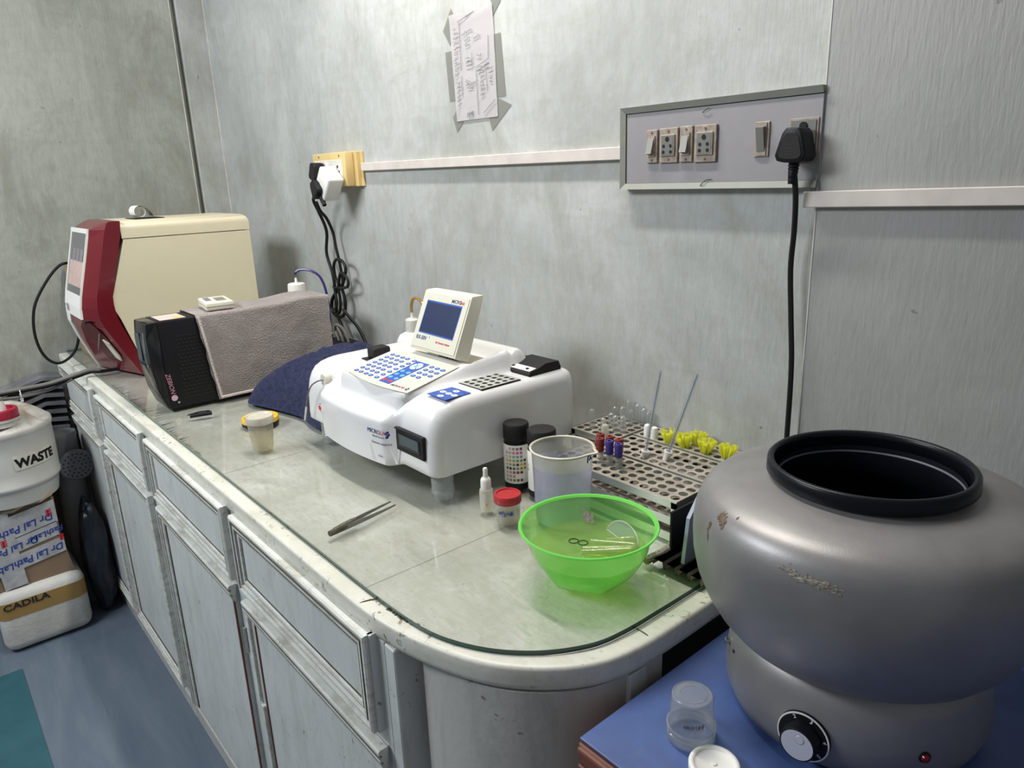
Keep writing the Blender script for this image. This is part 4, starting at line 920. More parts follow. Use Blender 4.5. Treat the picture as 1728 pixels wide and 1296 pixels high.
for bi, (cx, cy, r, h, a0_, lab) in enumerate(((-.9655, .8195, .0245, .129, -62, 'black-capped test strip bottle whose full colour chart faces the room'), (-.905, .8285, .0265, .129, -85, 'black-capped test strip bottle mostly hidden behind the plastic beaker'))):
    t = thing('test_strip_bottle', lab, 'bottle', (cx, cy, T), 'test strip bottles')
    bm = bmesh.new(); lathe(bm, [(0, .0), (r-.002, .0), (r-.0005, .002), (r-.0005, .090), (r-.002, .094), (r-.002, .100)], cx, cy, T, 40); finish(bm, 'bottle_body', M['black'], t, smooth=True)
    bm = bmesh.new(); lathe(bm, [(r-.001, .097), (r, .099), (r, h-.004), (r-.002, h-.001), (r-.006, h), (0, h+.0005)], cx, cy, T, 40); finish(bm, 'bottle_cap', M['black_matte'], t, smooth=True)
    bm = bmesh.new(); lathe(bm, [(r, .014), (r+.0003, .0142), (r+.0003, .0895), (r, .090)], cx, cy, T, 48); lbl = finish(bm, 'white_label', M['white_plastic'], t, smooth=True)
    nrows = rowsC if bi == 0 else [rowsC[2][:2], rowsC[3][:2]]
    for ri, row in enumerate(nrows):
        z = .0835-.0078*ri if bi == 0 else .062-.0085*ri
        for ci, c in enumerate(row):
            da = ci*.0070/r; ang = math.radians(a0_-25)+da+(.0 if ri else .28)
            if bi: ang = math.radians(-128)+da
            bm = bmesh.new(); W = .0025/r
            A = [bm.verts.new((cx+(r+.0006)*math.cos(ang+s*W), cy+(r+.0006)*math.sin(ang+s*W), T+z+q*.0026)) for s, q in ((-1, -1), (1, -1), (1, 1), (-1, 1))]; bm.faces.new(A)
            key_ = 'pad_%.2f_%.2f_%.2f' % c
            if key_ not in M: M[key_] = simple('chart_pad', c, .5)
            finish(bm, 'colour_pad', M[key_], lbl)
# dropper bottle
cx, cy = -.9246, .7109
t = thing('dropper_bottle', 'small translucent dropper bottle with white pointed cap', 'bottle', (cx, cy, T))
bm = bmesh.new(); lathe(bm, [(0, 0), (.0115, 0), (.0125, .002), (.0125, .036), (.0115, .041), (.008, .044), (.0075, .047)], cx, cy, T, 32); finish(bm, 'bottle_body', M['milky'], t, smooth=True)
bm = bmesh.new(); lathe(bm, [(.0092, .043), (.0095, .046), (.0092, .058), (.0075, .062), (.0045, .064), (.0040, .074), (.0045, .078), (.003, .081), (0, .0815)], cx, cy, T, 28, ridges=1, ramp=.012, rrange=(0, 2)); finish(bm, 'dropper_cap', M['white_plastic'], t, smooth=True)
bm = bmesh.new(); ang = math.radians(-48); W = .35
A = [[bm.verts.new((cx+.0127*math.cos(ang+W*s), cy+.0127*math.sin(ang+W*s), T+z)) for s in (-1, -.5, 0, .5, 1)] for z in (.012, .036)]
for i in range(4): bm.faces.new((A[0][i], A[0][i+1], A[1][i+1], A[1][i]))
la = finish(bm, 'side_label', M['white_dirty'], t)
bm = bmesh.new(); A = [bm.verts.new((cx+.0129*math.cos(ang+s), cy+.0129*math.sin(ang+s), T+z)) for s, z in ((.0, .013), (.3, .013), (.3, .018), (.0, .018))]; bm.faces.new(A); finish(bm, 'yellow_mark', M['yellow'], la)
# red lidded container
cx, cy = -.8664, .7112
t = thing('specimen_container', 'clear specimen container with ribbed red lid and blue handwriting', 'container', (cx, cy, T))
bm = bmesh.new(); lathe(bm, [(0, .001), (.0195, .001), (.0205, .004), (.0215, .034), (.0195, .037), (.0195, .042)], cx, cy, T, 36); finish(bm, 'container_wall', M['clear_cup'], t, smooth=True)
bm = bmesh.new(); lathe(bm, [(0, .003), (.0195, .003), (.0205, .018), (0, .018)], cx, cy, T, 32); finish(bm, 'amber_liquid', M['liquid'], t, smooth=True)
bm = bmesh.new(); lathe(bm, [(.0225, .037), (.0236, .038), (.0236, .050), (.0225, .0520), (.0195, .0520), (.0190, .0500), (0, .0500)], cx, cy, T, 60, ridges=1, ramp=.012, rrange=(0, 2)); finish(bm, 'red_lid', M['red_cap'], t, smooth=True, angle=60)
def scribble(bm, f, pts, r=.0004): tube(bm, [f(*p) for p in pts], r, 5, 3)
def cyl_map(cx, cy, r, z0, a0): return lambda u, v: Vector((cx+r*math.cos(a0+u/r), cy+r*math.sin(a0+u/r), z0+v))
f = cyl_map(cx, cy, .0222, T+.023, math.radians(-50)); bm = bmesh.new()
A = [[bm.verts.new(f(u, v)+Vector((0, 0, 0))) for u in (-.015, -.008, 0, .008, .015)] for v in (-.006, .006)]
for i in range(4): bm.faces.new((A[0][i], A[0][i+1], A[1][i+1], A[1][i]))
lb = finish(bm, 'taped_label', M['tape'], t)
bm = bmesh.new(); f = cyl_map(cx, cy, .0226, T+.023, math.radians(-50))
scribble(bm, f, [(-.013, .003), (-.011, -.002), (-.009, .003), (-.007, -.001), (-.006, .003), (-.004, .004), (-.001, -.003), (-.003, -.004), (.001, .001), (.003, -.001), (.004, .003), (.006, -.001)], .0006)
scribble(bm, f, [(.007, -.002), (.009, .003), (.012, .002), (.011, -.002), (.008, -.002), (.010, .001)], .0008); finish(bm, 'handwriting', M['blue_ink'], lb)
# beaker
cx, cy = -.8093, .7868
t = thing('beaker', 'large frosted plastic beaker with blue-stained wall and pouring lip', 'beaker', (cx, cy, T))
def beaker_wall(bm, prof, seg=56, spout=math.radians(20)):
    rings = []
    for r, z, s in prof:
        ring = []
        for i in range(seg):
            a = 2*PI*i/seg; d = math.atan2(math.sin(a-spout), math.cos(a-spout)); e = s*math.exp(-(d/.17)**2)
            ring.append(bm.verts.new((cx+(r+e)*math.cos(a), cy+(r+e)*math.sin(a), T+z)))
        rings.append(ring)
    for a, b in zip(rings, rings[1:]):
        for i in range(seg): bm.faces.new((a[i], a[(i+1) % seg], b[(i+1) % seg], b[i]))
    return rings
bm = bmesh.new(); rr = beaker_wall(bm, [(.044, .001, 0), (.0465, .004, 0), (.0505, .102, 0)]); bm.faces.new(rr[0]); finish(bm, 'stained_lower_wall', M['beaker'], t, smooth=True)
bm = bmesh.new(); beaker_wall(bm, [(.0505, .102, 0), (.0510, .112, 0), (.0515, .122, .003), (.0525, .128, .008)]); finish(bm, 'upper_wall', M['beaker_top'], t, smooth=True)
bm = bmesh.new(); beaker_wall(bm, [(.0520, .1265, .008), (.0550, .1285, .010), (.0555, .1305, .010), (.0530, .1315, .008), (.0512, .1300, .008), (.0520, .1265, .008)]); finish(bm, 'rim', M['beaker_lip'], t, smooth=True)
bm = bmesh.new(); f = cyl_map(cx, cy, .0555, T+.122, math.radians(8)); scribble(bm, f, [(-.004, -.006), (-.003, .003), (0, .006), (.004, .003), (.006, -.002), (.003, .001), (.0, -.003)], .0012); finish(bm, 'blue_marker', M['navy_ink'], t)
# green bowl (six-sided foot, round rim)
cx, cy = -.6525, .6845
t = thing('green_bowl', 'translucent bright green plastic bowl of cloudy water', 'bowl', (cx, cy, T))
bm = bmesh.new(); rings = []; seg = 72
BPf = [(.054, .0015, .75), (.059, .004, .7), (.071, .020, .45), (.0805, .036, .22), (.0865, .050, .06), (.0895, .062, 0), (.094, .074, 0), (.0975, .080, 0)]
def bowl_ring(r, z, hexa):
    out = []
    for i in range(seg):
        a = 2*PI*i/seg+.35; k = PI/3; d = ((a+k/2) % k)-k/2; rh = r*math.cos(k/2)/math.cos(d)*1.06; q = lerp(r, rh, hexa)
        out.append(Vector((cx+q*math.cos(a), cy+q*math.sin(a), T+z)))
    return out
for r, z, hx in BPf: rings.append([bm.verts.new(p) for p in bowl_ring(r, z, hx)])
for a, b in zip(rings, rings[1:]):
    for i in range(seg): bm.faces.new((a[i], a[(i+1) % seg], b[(i+1) % seg], b[i]))
bm.faces.new(rings[0]); finish(bm, 'bowl_wall', M['green_bowl'], t, smooth=True, angle=60)
bm = bmesh.new(); lathe(bm, [(.0970, .0790), (.1010, .0805), (.1018, .0820), (.1010, .0833), (.0975, .0828), (.0950, .0800), (.0970, .0790)], cx, cy, T, 72); finish(bm, 'rolled_rim', M['green_rim'], t, smooth=True)
bm = bmesh.new(); W_ = [bm.verts.new(p) for p in bowl_ring(.0845, .0450, .12)]; bm.faces.new(W_); finish(bm, 'water', M['water'], t)
bm = bmesh.new(); slab(bm, [(cx-.064, cy+.052, T+.066), (cx-.048, cy+.060, T+.060), (cx-.040, cy+.057, T+.046), (cx-.057, cy+.049, T+.049)], (.5, -.8, .2), .0006); finish(bm, 'torn_label', M['scuff'], t)
slabpts = None
pm = frame_m((cx-.015, cy+.058, T+.046), (.085, -.020, 0), (0, .25, .6))
sl = thing('clear_plastic_disc', 'half-round clear plastic disc leaning inside the green bowl', 'plastic disc', (cx-.015, cy+.058, T+.046))
bm = bmesh.new(); hp = [(.038+.038*math.cos(PI*k/20), .026*math.sin(PI*k/20)) for k in range(21)]; prism(bm, hp, 'z', 0, .0015, mat=pm); finish(bm, 'clear_disc', M['lab_glass'], sl)
bm = bmesh.new(); tube(bm, [pm @ Vector((*p, .001)) for p in hp], .0010, 6, 1, closed=True); finish(bm, 'disc_edge', M['milky'], sl)
def test_tube(name, lab, a, b, r, group, mat=None, par=None):
    """glass tube with round bottom from a (closed end) to b (open end)"""
    a, b = Vector(a), Vector(b); L = (b-a).length; z = (b-a).normalized(); x = z.orthogonal().normalized(); y = z.cross(x)
    m = Matrix((x, y, z)).transposed().to_4x4(); m.translation = a
    bm = bmesh.new(); pr = [(r*math.sin(PI/2*k/5), r-r*math.cos(PI/2*k/5)) for k in range(1, 6)]+[(r, L*.5), (r, L), (r*1.1, L), (r*1.1, L-.001)]
    lathe(bm, [(0.0002, 0)]+pr, seg=18, mat=m)
    return finish(bm, name, mat or M['lab_glass'], loc=tuple(a), smooth=True, label=lab, cat='test tube', group=group)
for i, (a, b) in enumerate((((.058, .044), (-.008, .016)), ((.064, .034), (.000, -.010)), ((.066, .026), (.006, -.020)), ((.050, .050), (.010, .030)))):
    test_tube('test_tube', ['lowest', 'second lowest', 'second highest', 'topmost'][i]+' of the glass test tubes soaking on the right side of the green bowl', (cx+a[0], cy+a[1], T+.052+.002*i), (cx+b[0], cy+b[1], T+.043+.001*i), .0062, 'test tubes soaking in the green bowl', M['soaked_glass'])
for i, (x, y) in enumerate(((-.026, -.004), (-.0125, .002))):
    bm = bmesh.new(); lathe(bm, [(.0070, 0), (.0078, .001), (.0070, .0016), (.0066, .0008), (.0070, 0)], cx+x, cy+y, T+.0455, 24)
    finish(bm, 'tube_mouth_ring', M['black'], loc=(cx+x, cy+y, T+.0455), label=('left' if i == 0 else 'right')+' of two dark thin rings floating in the green bowl', cat='ring')

# ---------------------------------------------------------------- racks
def rack(lab, x0, x1, y0, y1, zt, nx, ny, r=.0079, front=True, back_open=True, z0=.0):
    t = thing('tube_rack', lab, 'rack', ((x0+x1)/2, (y0+y1)/2, T+z0), 'perforated metal tube racks at the wall')
    px, py = (x1-x0-.006)/nx, (y1-y0-.008)/ny
    bm = bmesh.new(); holed_plate(bm, x0+.003, y0+.004, nx, ny, px, py, r, T+zt, .0012, 14, margin=(.003, .003, .004, .004)); finish(bm, 'top_plate', M['rack_top'], t)
    bm = bmesh.new(); holed_plate(bm, x0+.003, y0+.004, nx, ny, px, py, r, T+z0+(zt-z0)*.45, .0012, 12, margin=(.001, .001, .002, .002)); finish(bm, 'middle_plate', M['rack_top'], t)
    bm = bmesh.new(); h = zt-z0
    for ya, yb in ((y0, y0+.0015), (y1-.0015, y1)):
        for a, b in ((.82, 1.0), (.40, .60), (.0, .20)): box(bm, x0, x1, ya, yb, T+z0+h*a, T+z0+h*b)
        box(bm, x0, x0+.010, ya, yb, T+z0, T+zt); box(bm, x1-.011, x1, ya, yb, T+z0, T+zt)
    box(bm, x0, x1, y0-.0008, y0+.0012, T+zt-.0015, T+zt+.0008); 
    finish(bm, 'slotted_side_frame', M['rack_edge'], t)
    for ex in (x0, x1-.0015):
        bm = bmesh.new(); box(bm, ex, ex+.0015, y0, y1, T+z0, T+zt); finish(bm, 'end_plate', M['alu'], t)
    bm = bmesh.new(); box(bm, x0+.002, x1-.002, y0+.002, y1-.002, T+z0+.001, T+z0+.002); finish(bm, 'bottom_plate', M['grimy_metal'], t)
    return t
RZ = .070
rack('front metal tube rack with slotted side, nearest the green bowl', -.898, -.620, .8495, .940, RZ, 13, 4)
rack('middle metal tube rack holding the two graduated glass pipettes', -.868, -.596, .945, 1.037, RZ, 13, 4)
rack('rear metal tube rack against the wall holding yellow pipette tips', -.868, -.585, 1.042, 1.108, RZ, 13, 3)
rack('left metal tube rack with upturned glass tubes, beside the white analyzer', -.985, -.873, .985, 1.108, RZ, 5, 6)
# capped sample tubes
VG = 'small capped sample tubes in the front rack'
for i, (x, y, col, lab) in enumerate(((-.8335, .908, 'dark_red', 'dark red stoppered sample tube, rearmost left in the front rack cluster'), (-.8185, .890, 'dark_red', 'dark red stoppered sample tube nearest the beaker rim, in front of its twin'),
        (-.8130, .910, 'dark_red', 'dark red stoppered sample tube in the middle of the back row of the cluster'), (-.7915, .911, 'dark_red', 'dark red stoppered sample tube at the right end of the back row'),
        (-.7975, .892, 'purple', 'violet stoppered sample tube standing left of the other violet one'), (-.7765, .892, 'purple', 'violet stoppered sample tube at the right front corner of the cluster'))):
    t = thing('sample_tube', lab, 'sample tube', (x, y, T+RZ), VG)
    bm = bmesh.new(); lathe(bm, [(.0055, -.03), (.0062, 0), (.0062, .026)], x, y, T+RZ, 18); finish(bm, 'tube_wall', M['clear_cup'], t, smooth=True)
    bm = bmesh.new(); lathe(bm, [(.0058, .020), (.0072, .022), (.0072, .031), (.0066, .0325), (.0075, .0335), (.0075, .044), (.0068, .0455), (.0035, .0455), (.0030, .042), (0, .042)], x, y, T+RZ, 22, ridges=0); finish(bm, 'stopper', M[col], t, smooth=True)
    if i in (1, 3):
        bm = bmesh.new(); f = cyl_map(x, y, .0064, T+RZ+.010, math.radians(-60)); A = [[bm.verts.new(f(u, v)) for u in (-.006, -.003, 0, .003, .006)] for v in (-.006, .006)]
        for k in range(4): bm.faces.new((A[0][k], A[0][k+1], A[1][k+1], A[1][k]))
        lb = finish(bm, 'tube_label', M['white_plastic'], t)
        bm = bmesh.new(); f = cyl_map(x, y, .0067, T+RZ+.008, math.radians(-60)); scribble(bm, f, [(-.004, 0), (-.002, .003), (0, -.001), (.002, .003), (.004, 0)], .0005); finish(bm, 'red_print', M['red_ink'], lb)
# upturned glass tubes
GT = 'upturned glass test tubes in the left rack'
gl = [(-.950, 1.010, .036), (-.915, 1.006, .026), (-.905, 1.030, .028), (-.889, 1.034, .030), (-.912, 1.060, .038), (-.928, 1.098, .040), (-.905, 1.098, .036), (-.909, 1.082, .026), (-.8885, 1.098, .030), (-.955, 1.085, .022), (-.930, 1.045, .024), (-.876, 1.098, .026)]
for i, (x, y, h) in enumerate(gl):
    test_tube('test_tube', 'upturned glass test tube, '+['leftmost in the left rack', 'nearest the camera in the left rack, behind the blunt vial', 'in the second row behind the blunt vial', 'at the right edge of the left rack, second row', 'tall one in the centre of the left rack', 'tallest one at the back left, against the wall', 'at the back centre, against the wall', 'short one just before the back row, right of centre', 'at the back right of the cluster, against the wall', 'short one far back at the left edge', 'short one left of the tall centre tube', 'rightmost at the back, above the white vials'][i], (x, y, T+RZ+h+.006), (x, y, T+RZ-.012), .0064, GT)
for i, (x, y, lab) in enumerate(((-.845, 1.056, 'left of two blunt white plastic vials on the rear rack'), (-.826, 1.053, 'right of two blunt white plastic vials on the rear rack'), (-.905, .999, 'single blunt white plastic vial on the left rack, in front of the glass tubes'))):
    bm = bmesh.new(); lathe(bm, [(.0072, -.004), (.0075, .0), (.0075, .016), (.0062, .021), (.003, .023), (0, .0232)], x, y, T+RZ, 22)
    finish(bm, 'plastic_vial', M['milky'] if i == 2 else M['white_plastic'], loc=(x, y, T+RZ), smooth=True, label=lab, cat='vial', group='blunt white vials')
# graduated pipettes with white stands
for i, (bx, by, tx, ty, tz, lab) in enumerate(((-.779, .966, -.7615, .985, .232, 'left of the two thin graduated glass pipettes standing in the rack'), (-.7445, .982, -.695, 1.0, .236, 'right of the two thin graduated glass pipettes, leaning further right'))):
    t = thing('graduated_pipette', lab, 'pipette', (bx, by, T+RZ), 'graduated pipettes in the middle rack')
    a, b = Vector((bx, by, T+RZ-.004)), Vector((tx, ty, T+tz)); d = b-a
    bm = bmesh.new(); tube(bm, [a, a+d*.5, b], .0036, 12, 1); finish(bm, 'glass_stem', M['lab_glass'], t, smooth=True)
    bm = bmesh.new(); side_ = Vector((.62, -.78, 0)); 
    tube(bm, [a+d*.08+side_*.002, a+d*.98+side_*.002], .0006, 6, 0)
    for k in range(60):
        p = a+d*(.12+.86*k/60); w_ = .0034 if k % 5 == 0 else .0024
        tube(bm, [p+side_*.0034-Vector((.78, .62, 0))*w_*.5, p+side_*.0036+Vector((.78, .62, 0))*w_*.5], .0004, 4, 0)
    finish(bm, 'graduations', M['pip_mark'], t)
    zax = d.normalized(); x_ = zax.orthogonal().normalized(); m_ = Matrix((x_, zax.cross(x_), zax)).transposed().to_4x4(); m_.translation = a
    bm = bmesh.new(); hh = .012 if i == 0 else .018
    lathe(bm, [(.0055, -.004), (.0060, .004), (.0060, hh-.005), (.0080, hh), (.0082, hh+.003), (.006, hh+.0035), (.004, hh)], seg=20, mat=m_); finish(bm, 'white_holder', M['white_plastic'], t, smooth=True)
# yellow pipette tips, clusters standing in the rack holes
TG = 'yellow pipette tips standing in the rear rack'
cl = [(-.793, 1.056, 22, .10, -.15), (-.756, 1.058, 26, .0, -.35), (-.748, 1.078, 24, .1, .05), (-.715, 1.060, 28, .2, -.1), (-.672, 1.062, 24, .15, -.05)]
tipm = None
for ci, (x, y, nn_, lx, ly) in enumerate(cl):
    for k in range(nn_):
        a = random.uniform(0, 2*PI); q = math.sqrt(random.random()); bx, by = x+.0050*q*math.cos(a), y+.0050*q*math.sin(a)
        d = Vector((q*math.cos(a)*.38+lx, q*math.sin(a)*.38+ly, 1)).normalized(); L = .034+random.uniform(0, .008)
        p0 = Vector((bx, by, T+RZ-.010))
        if tipm is None:
            bm = bmesh.new(); lathe(bm, [(.0005, 0), (.0011, .013), (.0021, .032), (.0023, .036), (.0018, .036)], seg=7)
            o = finish(bm, 'pipette_tip', M['tip_yellow'], loc=(0, 0, 0), smooth=True, label='tip', cat='pipette tip', group=TG); tipm = o
        else: o = tipm.copy(); C.objects.link(o)
        o.location = p0; o.rotation_euler = d.to_track_quat('Z', 'Y').to_euler()
        o['label'] = ['yellow pipette tip in the bunch beside the left pipette', 'yellow pipette tip in the front of the widest, double bunch', 'yellow pipette tip in the rear of the widest, double bunch', 'yellow pipette tip in the single upright bunch right of the double bunch', 'yellow pipette tip in the rightmost bunch beside the centrifuge'][ci]
# black plate, blue-grey sheet and corrugated stand
bm = bmesh.new(); box(bm, -.6035, -.600, .812, 1.06, T+.0135, T+.074)
finish(bm, 'black_slab', M['black'], loc=(-.6, .93, T+.013), label='black plastic slab standing between the front rack and the centrifuge', cat='slab')
bm = bmesh.new(); prism(bm, [(.790, T+.012), (.986, T+.012), (.986, T+.108), (.822, T+.108), (.800, T+.082)], 'x', -.566, -.560)
finish(bm, 'plastic_sheet', M['grey_sheet'], loc=(-.563, .88, T+.012), label='blue-grey plastic sheet with cut corner standing beside the centrifuge', cat='sheet')
bm = bmesh.new(); pf = []; xs_ = [-.606, -.583, -.561, -.539, -.517]
z1_, z0_ = T+.0115, T+.0010
top = []
for a, b in zip(xs_[:-1], xs_[1:]):
    top += [(a+.0015, z0_+.0), (a+.0035, z1_), (b-.0035, z1_), (b-.0015, z0_)]
top = [(x, z) for x, z in top]; th = .0009
low = [(x, z-(th if z > T+.005 else -.0)) for x, z in top][::-1]
for (xa, za), (xb, zb) in zip(top, top[1:]):
    A = [bm.verts.new(p) for p in ((xa, .773, za), (xb, .773, zb), (xb, 1.0, zb), (xa, 1.0, za))]; bm.faces.new(A)
bmesh.ops.solidify(bm, geom=list(bm.faces), thickness=.0009)
finish(bm, 'corrugated_stand', M['rack_top'], loc=(-.56, .88, T), label='brown-stained corrugated metal strip lying under the black slab', cat='metal strip')
bm = bmesh.new(); tube(bm, [(-.612, .765, T+.007), (-.606, .80, T+.010), (-.612, .846, T+.010)], .0065, 8, 3)
finish(bm, 'metal_clip', M['scuff'], loc=(-.61, .8, T), smooth=True, label='dull rounded metal strip lying just left of the corrugated strip', cat='metal strip')

# ---------------------------------------------------------------- blue-topped table and centrifuge
BZ = T-.060
t = thing('blue_topped_table', 'low red-brown wooden table with scuffed blue vinyl top', 'table', (-.1, .8, 0))
bm = bmesh.new(); box(bm, -.4845, .45, .492, 1.09, BZ-.004, BZ, .001, 1); finish(bm, 'blue_top', M['blue'], t)
bm = bmesh.new()
box(bm, -.4845, .45, .489, 1.09, BZ-.034, BZ-.0055, .002, 1); box(bm, -.4825, .45, .484, .50, BZ-.018, BZ-.008, .003, 2); box(bm, -.4835, .45, .4865, .50, BZ-.052, BZ-.034, .002, 1); box(bm, -.4835, .45, .493, 1.09, BZ-.08, BZ-.034)
finish(bm, 'moulded_apron', M['red_wood'], t)
for x in (-.480, .39):
    for y in (.492, 1.03):
        bm = bmesh.new(); box(bm, x, x+.045, y, y+.045, 0, BZ-.05, .002, 1); box(bm, x+.010, x+.035, y-.003, y+.01, .1, BZ-.09, .002, 1); finish(bm, 'leg', M['red_wood'], t)
CX, CY = -.3082, .7775
t = thing('centrifuge', 'big silver bowl-shaped bench centrifuge with black rubber rim', 'centrifuge', (CX, CY, BZ))
TILT = Matrix.Translation((CX, CY, BZ+.1528)) @ Matrix.Rotation(-.020, 4, 'Y') @ Matrix.Translation((0, 0, -.15))
def cz(v): return v+.63      # camera-relative height to height above the table
seg = 96
bm = bmesh.new(); lathe(bm, [(.121, cz(-.522)), (.132, cz(-.528)), (.1405, cz(-.550)), (.1445, cz(-.585)), (.1440, cz(-.605)), (.138, cz(-.622)), (.128, cz(-.6295)), (0, cz(-.6298))], seg=seg, mat=TILT); base = finish(bm, 'base', M['silver'], t, smooth=True, angle=70)
bm = bmesh.new(); lathe(bm, [(0.1005, cz(-0.3400)), (0.1035, cz(-0.3418)), (0.1080, cz(-0.3430)), (0.1200, cz(-0.3445)), (0.1400, cz(-0.3480)), (0.1560, cz(-0.3520)), (0.1680, cz(-0.3570)), (0.1755, cz(-0.3630)), (0.1810, cz(-0.3710)), (0.1855, cz(-0.3830)), (0.1880, cz(-0.3980)), (0.1885, cz(-0.4150)), (0.1875, cz(-0.4350)), (0.1830, cz(-0.4580)), (0.1740, cz(-0.4820)), (0.1620, cz(-0.5030)), (0.1490, cz(-0.5190)), (0.1370, cz(-0.5265)), (0.1220, cz(-0.5300)), (0.1000, cz(-0.5310)), (0.0000, cz(-0.5310))], seg=seg, mat=TILT)
body = finish(bm, 'outer_body', M['silver'], t, smooth=True, angle=70)
bm = bmesh.new(); lathe(bm, [(.0985, cz(-.328)), (.0990, cz(-.3235)), (.1010, cz(-.3215)), (.1045, cz(-.3212)), (.1068, cz(-.3235)), (.1076, cz(-.3355)), (.1060, cz(-.3380)), (.1005, cz(-.342)), (.0985, cz(-.340)), (.0985, cz(-.328))], seg=seg, mat=TILT); finish(bm, 'rubber_rim', M['rubber'], t, smooth=True, angle=60)
bm = bmesh.new(); lathe(bm, [(.0955, cz(-.338)), (.0960, cz(-.350)), (.105, cz(-.375)), (.130, cz(-.395)), (.15, cz(-.42)), (.15, cz(-.49)), (.10, cz(-.50)), (0, cz(-.50))], seg=seg, mat=TILT); finish(bm, 'inner_chamber', M['bowl_in'], t, smooth=True, angle=70)
bm = bmesh.new(); lathe(bm, [(.0945, cz(-.346)), (.0970, cz(-.3425)), (.0985, cz(-.3450)), (.0970, cz(-.349)), (.0945, cz(-.346))], seg=seg, mat=TILT); finish(bm, 'inner_lip', M['dull_lip'], t, smooth=True)
# scuffs: thin irregular patches following the body
def body_r(z):
    P = [(-.348, .140), (-.352, .156), (-.357, .168), (-.363, .1755), (-.371, .181), (-.383, .1855), (-.398, .188), (-.415, .1885), (-.435, .1875)]
    for (z1, r1), (z2, r2) in zip(P, P[1:]):
        if z <= z1 and z >= z2: return lerp(r1, r2, (z1-z)/(z1-z2))
    return .140 if z > -.348 else .1875
def patch(bm, ang, z, wa, wz, n=14, seed=1, rmin=.45):
    rnd = random.Random(seed); c = []
    for k in range(n):
        a = 2*PI*k/n; q = rnd.uniform(rmin, 1)
        aa = math.radians(ang)+wa*q*math.cos(a); zz = z+wz*q*math.sin(a); r = body_r(zz)+.0005
        c.append(bm.verts.new(TILT @ Vector((r*math.cos(aa), r*math.sin(aa), cz(zz)))))
    r = body_r(z)+.0007; o = bm.verts.new(TILT @ Vector((r*math.cos(math.radians(ang)), r*math.sin(math.radians(ang)), cz(z))))
    for k in range(n): bm.faces.new((o, c[k], c[(k+1) % n]))
bm = bmesh.new(); patch(bm, -118.5, -.3640, .055, .0062, 30, 3, .45); patch(bm, -116.5, -.3675, .03, .007, 24, 13, .35); patch(bm, -123, -.381, .022, .009, 24, 5, .15); patch(bm, -122, -.391, .012, .006, 20, 15, .1); patch(bm, -112.5, -.3575, .010, .0018, 12, 6); finish(bm, 'brown_chip', M['rust'], body)
bm = bmesh.new()
for k in range(60):
    q = random.uniform(-1, 1); patch(bm, -81+q*9, -.3810-.0035*q+random.gauss(0, .0022), random.uniform(.008, .030), random.uniform(.0008, .0022), 14, 40+k, .3)
finish(bm, 'scraped_patch', M['scuff'], body)['kind'] = 'stuff'
# speed knob and dial
def side_m(ang, z, r, tilt=0.0):
    a = math.radians(ang); n = Vector((math.cos(a), math.sin(a), tilt)).normalized(); x = Vector((-math.sin(a), math.cos(a), 0))
    y = n.cross(x); m = Matrix((x, y, n)).transposed().to_4x4(); m.translation = TILT @ Vector((r*math.cos(a), r*math.sin(a), cz(z))); return m
DMx = side_m(-83.5, -.5895, .1435, .04)
def dial(name, prof, m_, par, seg=48): 
    bm = bmesh.new(); lathe(bm, prof, seg=seg, mat=DMx); return finish(bm, name, m_, par, smooth=True, angle=40)
dl = dial('dial_plate', [(.0278, -.012), (.0278, .0025), (.0274, .003), (0, .003)], M['black'], t)
dial('dial_ring', [(.0262, .0028), (.0262, .0036), (.0276, .0036), (.0278, .0026)], M['white_plastic'], dl)
kb = dial('speed_knob', [(.0195, .003), (.0190, .018), (.0178, .0195), (.0170, .0195), (.0165, .0190)], M['black'], t)
dial('knob_face', [(.0168, .0185), (.0168, .0194), (0, .0194)], M['knob_face'], kb)
bm = bmesh.new(); lathe(bm, [(.0055, 0), (.0050, -.0000), (.0045, .0005), (0, .0006)], seg=20, mat=DMx @ Matrix.Translation((.002, .0075, .0194))); finish(bm, 'finger_dimple', M['knob_face'], kb, smooth=True)
for s_, a in (('2', 118), ('3', 72), ('4', 12), ('5', -38)):
    ar = math.radians(a); m2 = DMx @ Matrix.Translation((.0230*math.cos(ar), .0230*math.sin(ar), .0030)) @ Matrix.Rotation(ar-PI/2, 4, 'Z') @ Matrix.Translation((-.0014, -.0020, 0))
    text(s_, 'dial_numeral', m2, .0058, M['white_ink'], dl, bold=.0001)
lm = side_m(-37.0, -.587, .1440); bm = bmesh.new(); lathe(bm, [(.0062, -.001), (.0062, .0015), (.005, .0018)], seg=20, mat=lm); ind = finish(bm, 'indicator_lamp', M['black'], t)
bm = bmesh.new(); lathe(bm, [(.005, .0012), (.0042, .0040), (.002, .0052), (0, .0055)], seg=18, mat=lm); finish(bm, 'red_lens', simple('dark_red_lens', (.16, .004, .010), .15), ind, smooth=True)
sm = side_m(-140, -.560, .1415); bm = bmesh.new(); lathe(bm, [(.0030, -.002), (.0042, .004), (.0042, .0055), (.003, .0065), (0, .0068)], seg=14, mat=sm); finish(bm, 'side_screw', M['steel'], t, smooth=True)
sm = side_m(-131, -.5595, .1415); bm = bmesh.new(); lathe(bm, [(.0022, .0008), (.0022, .0014), (0, .0014)], seg=12, mat=sm); finish(bm, 'side_hole', M['dark'], t)
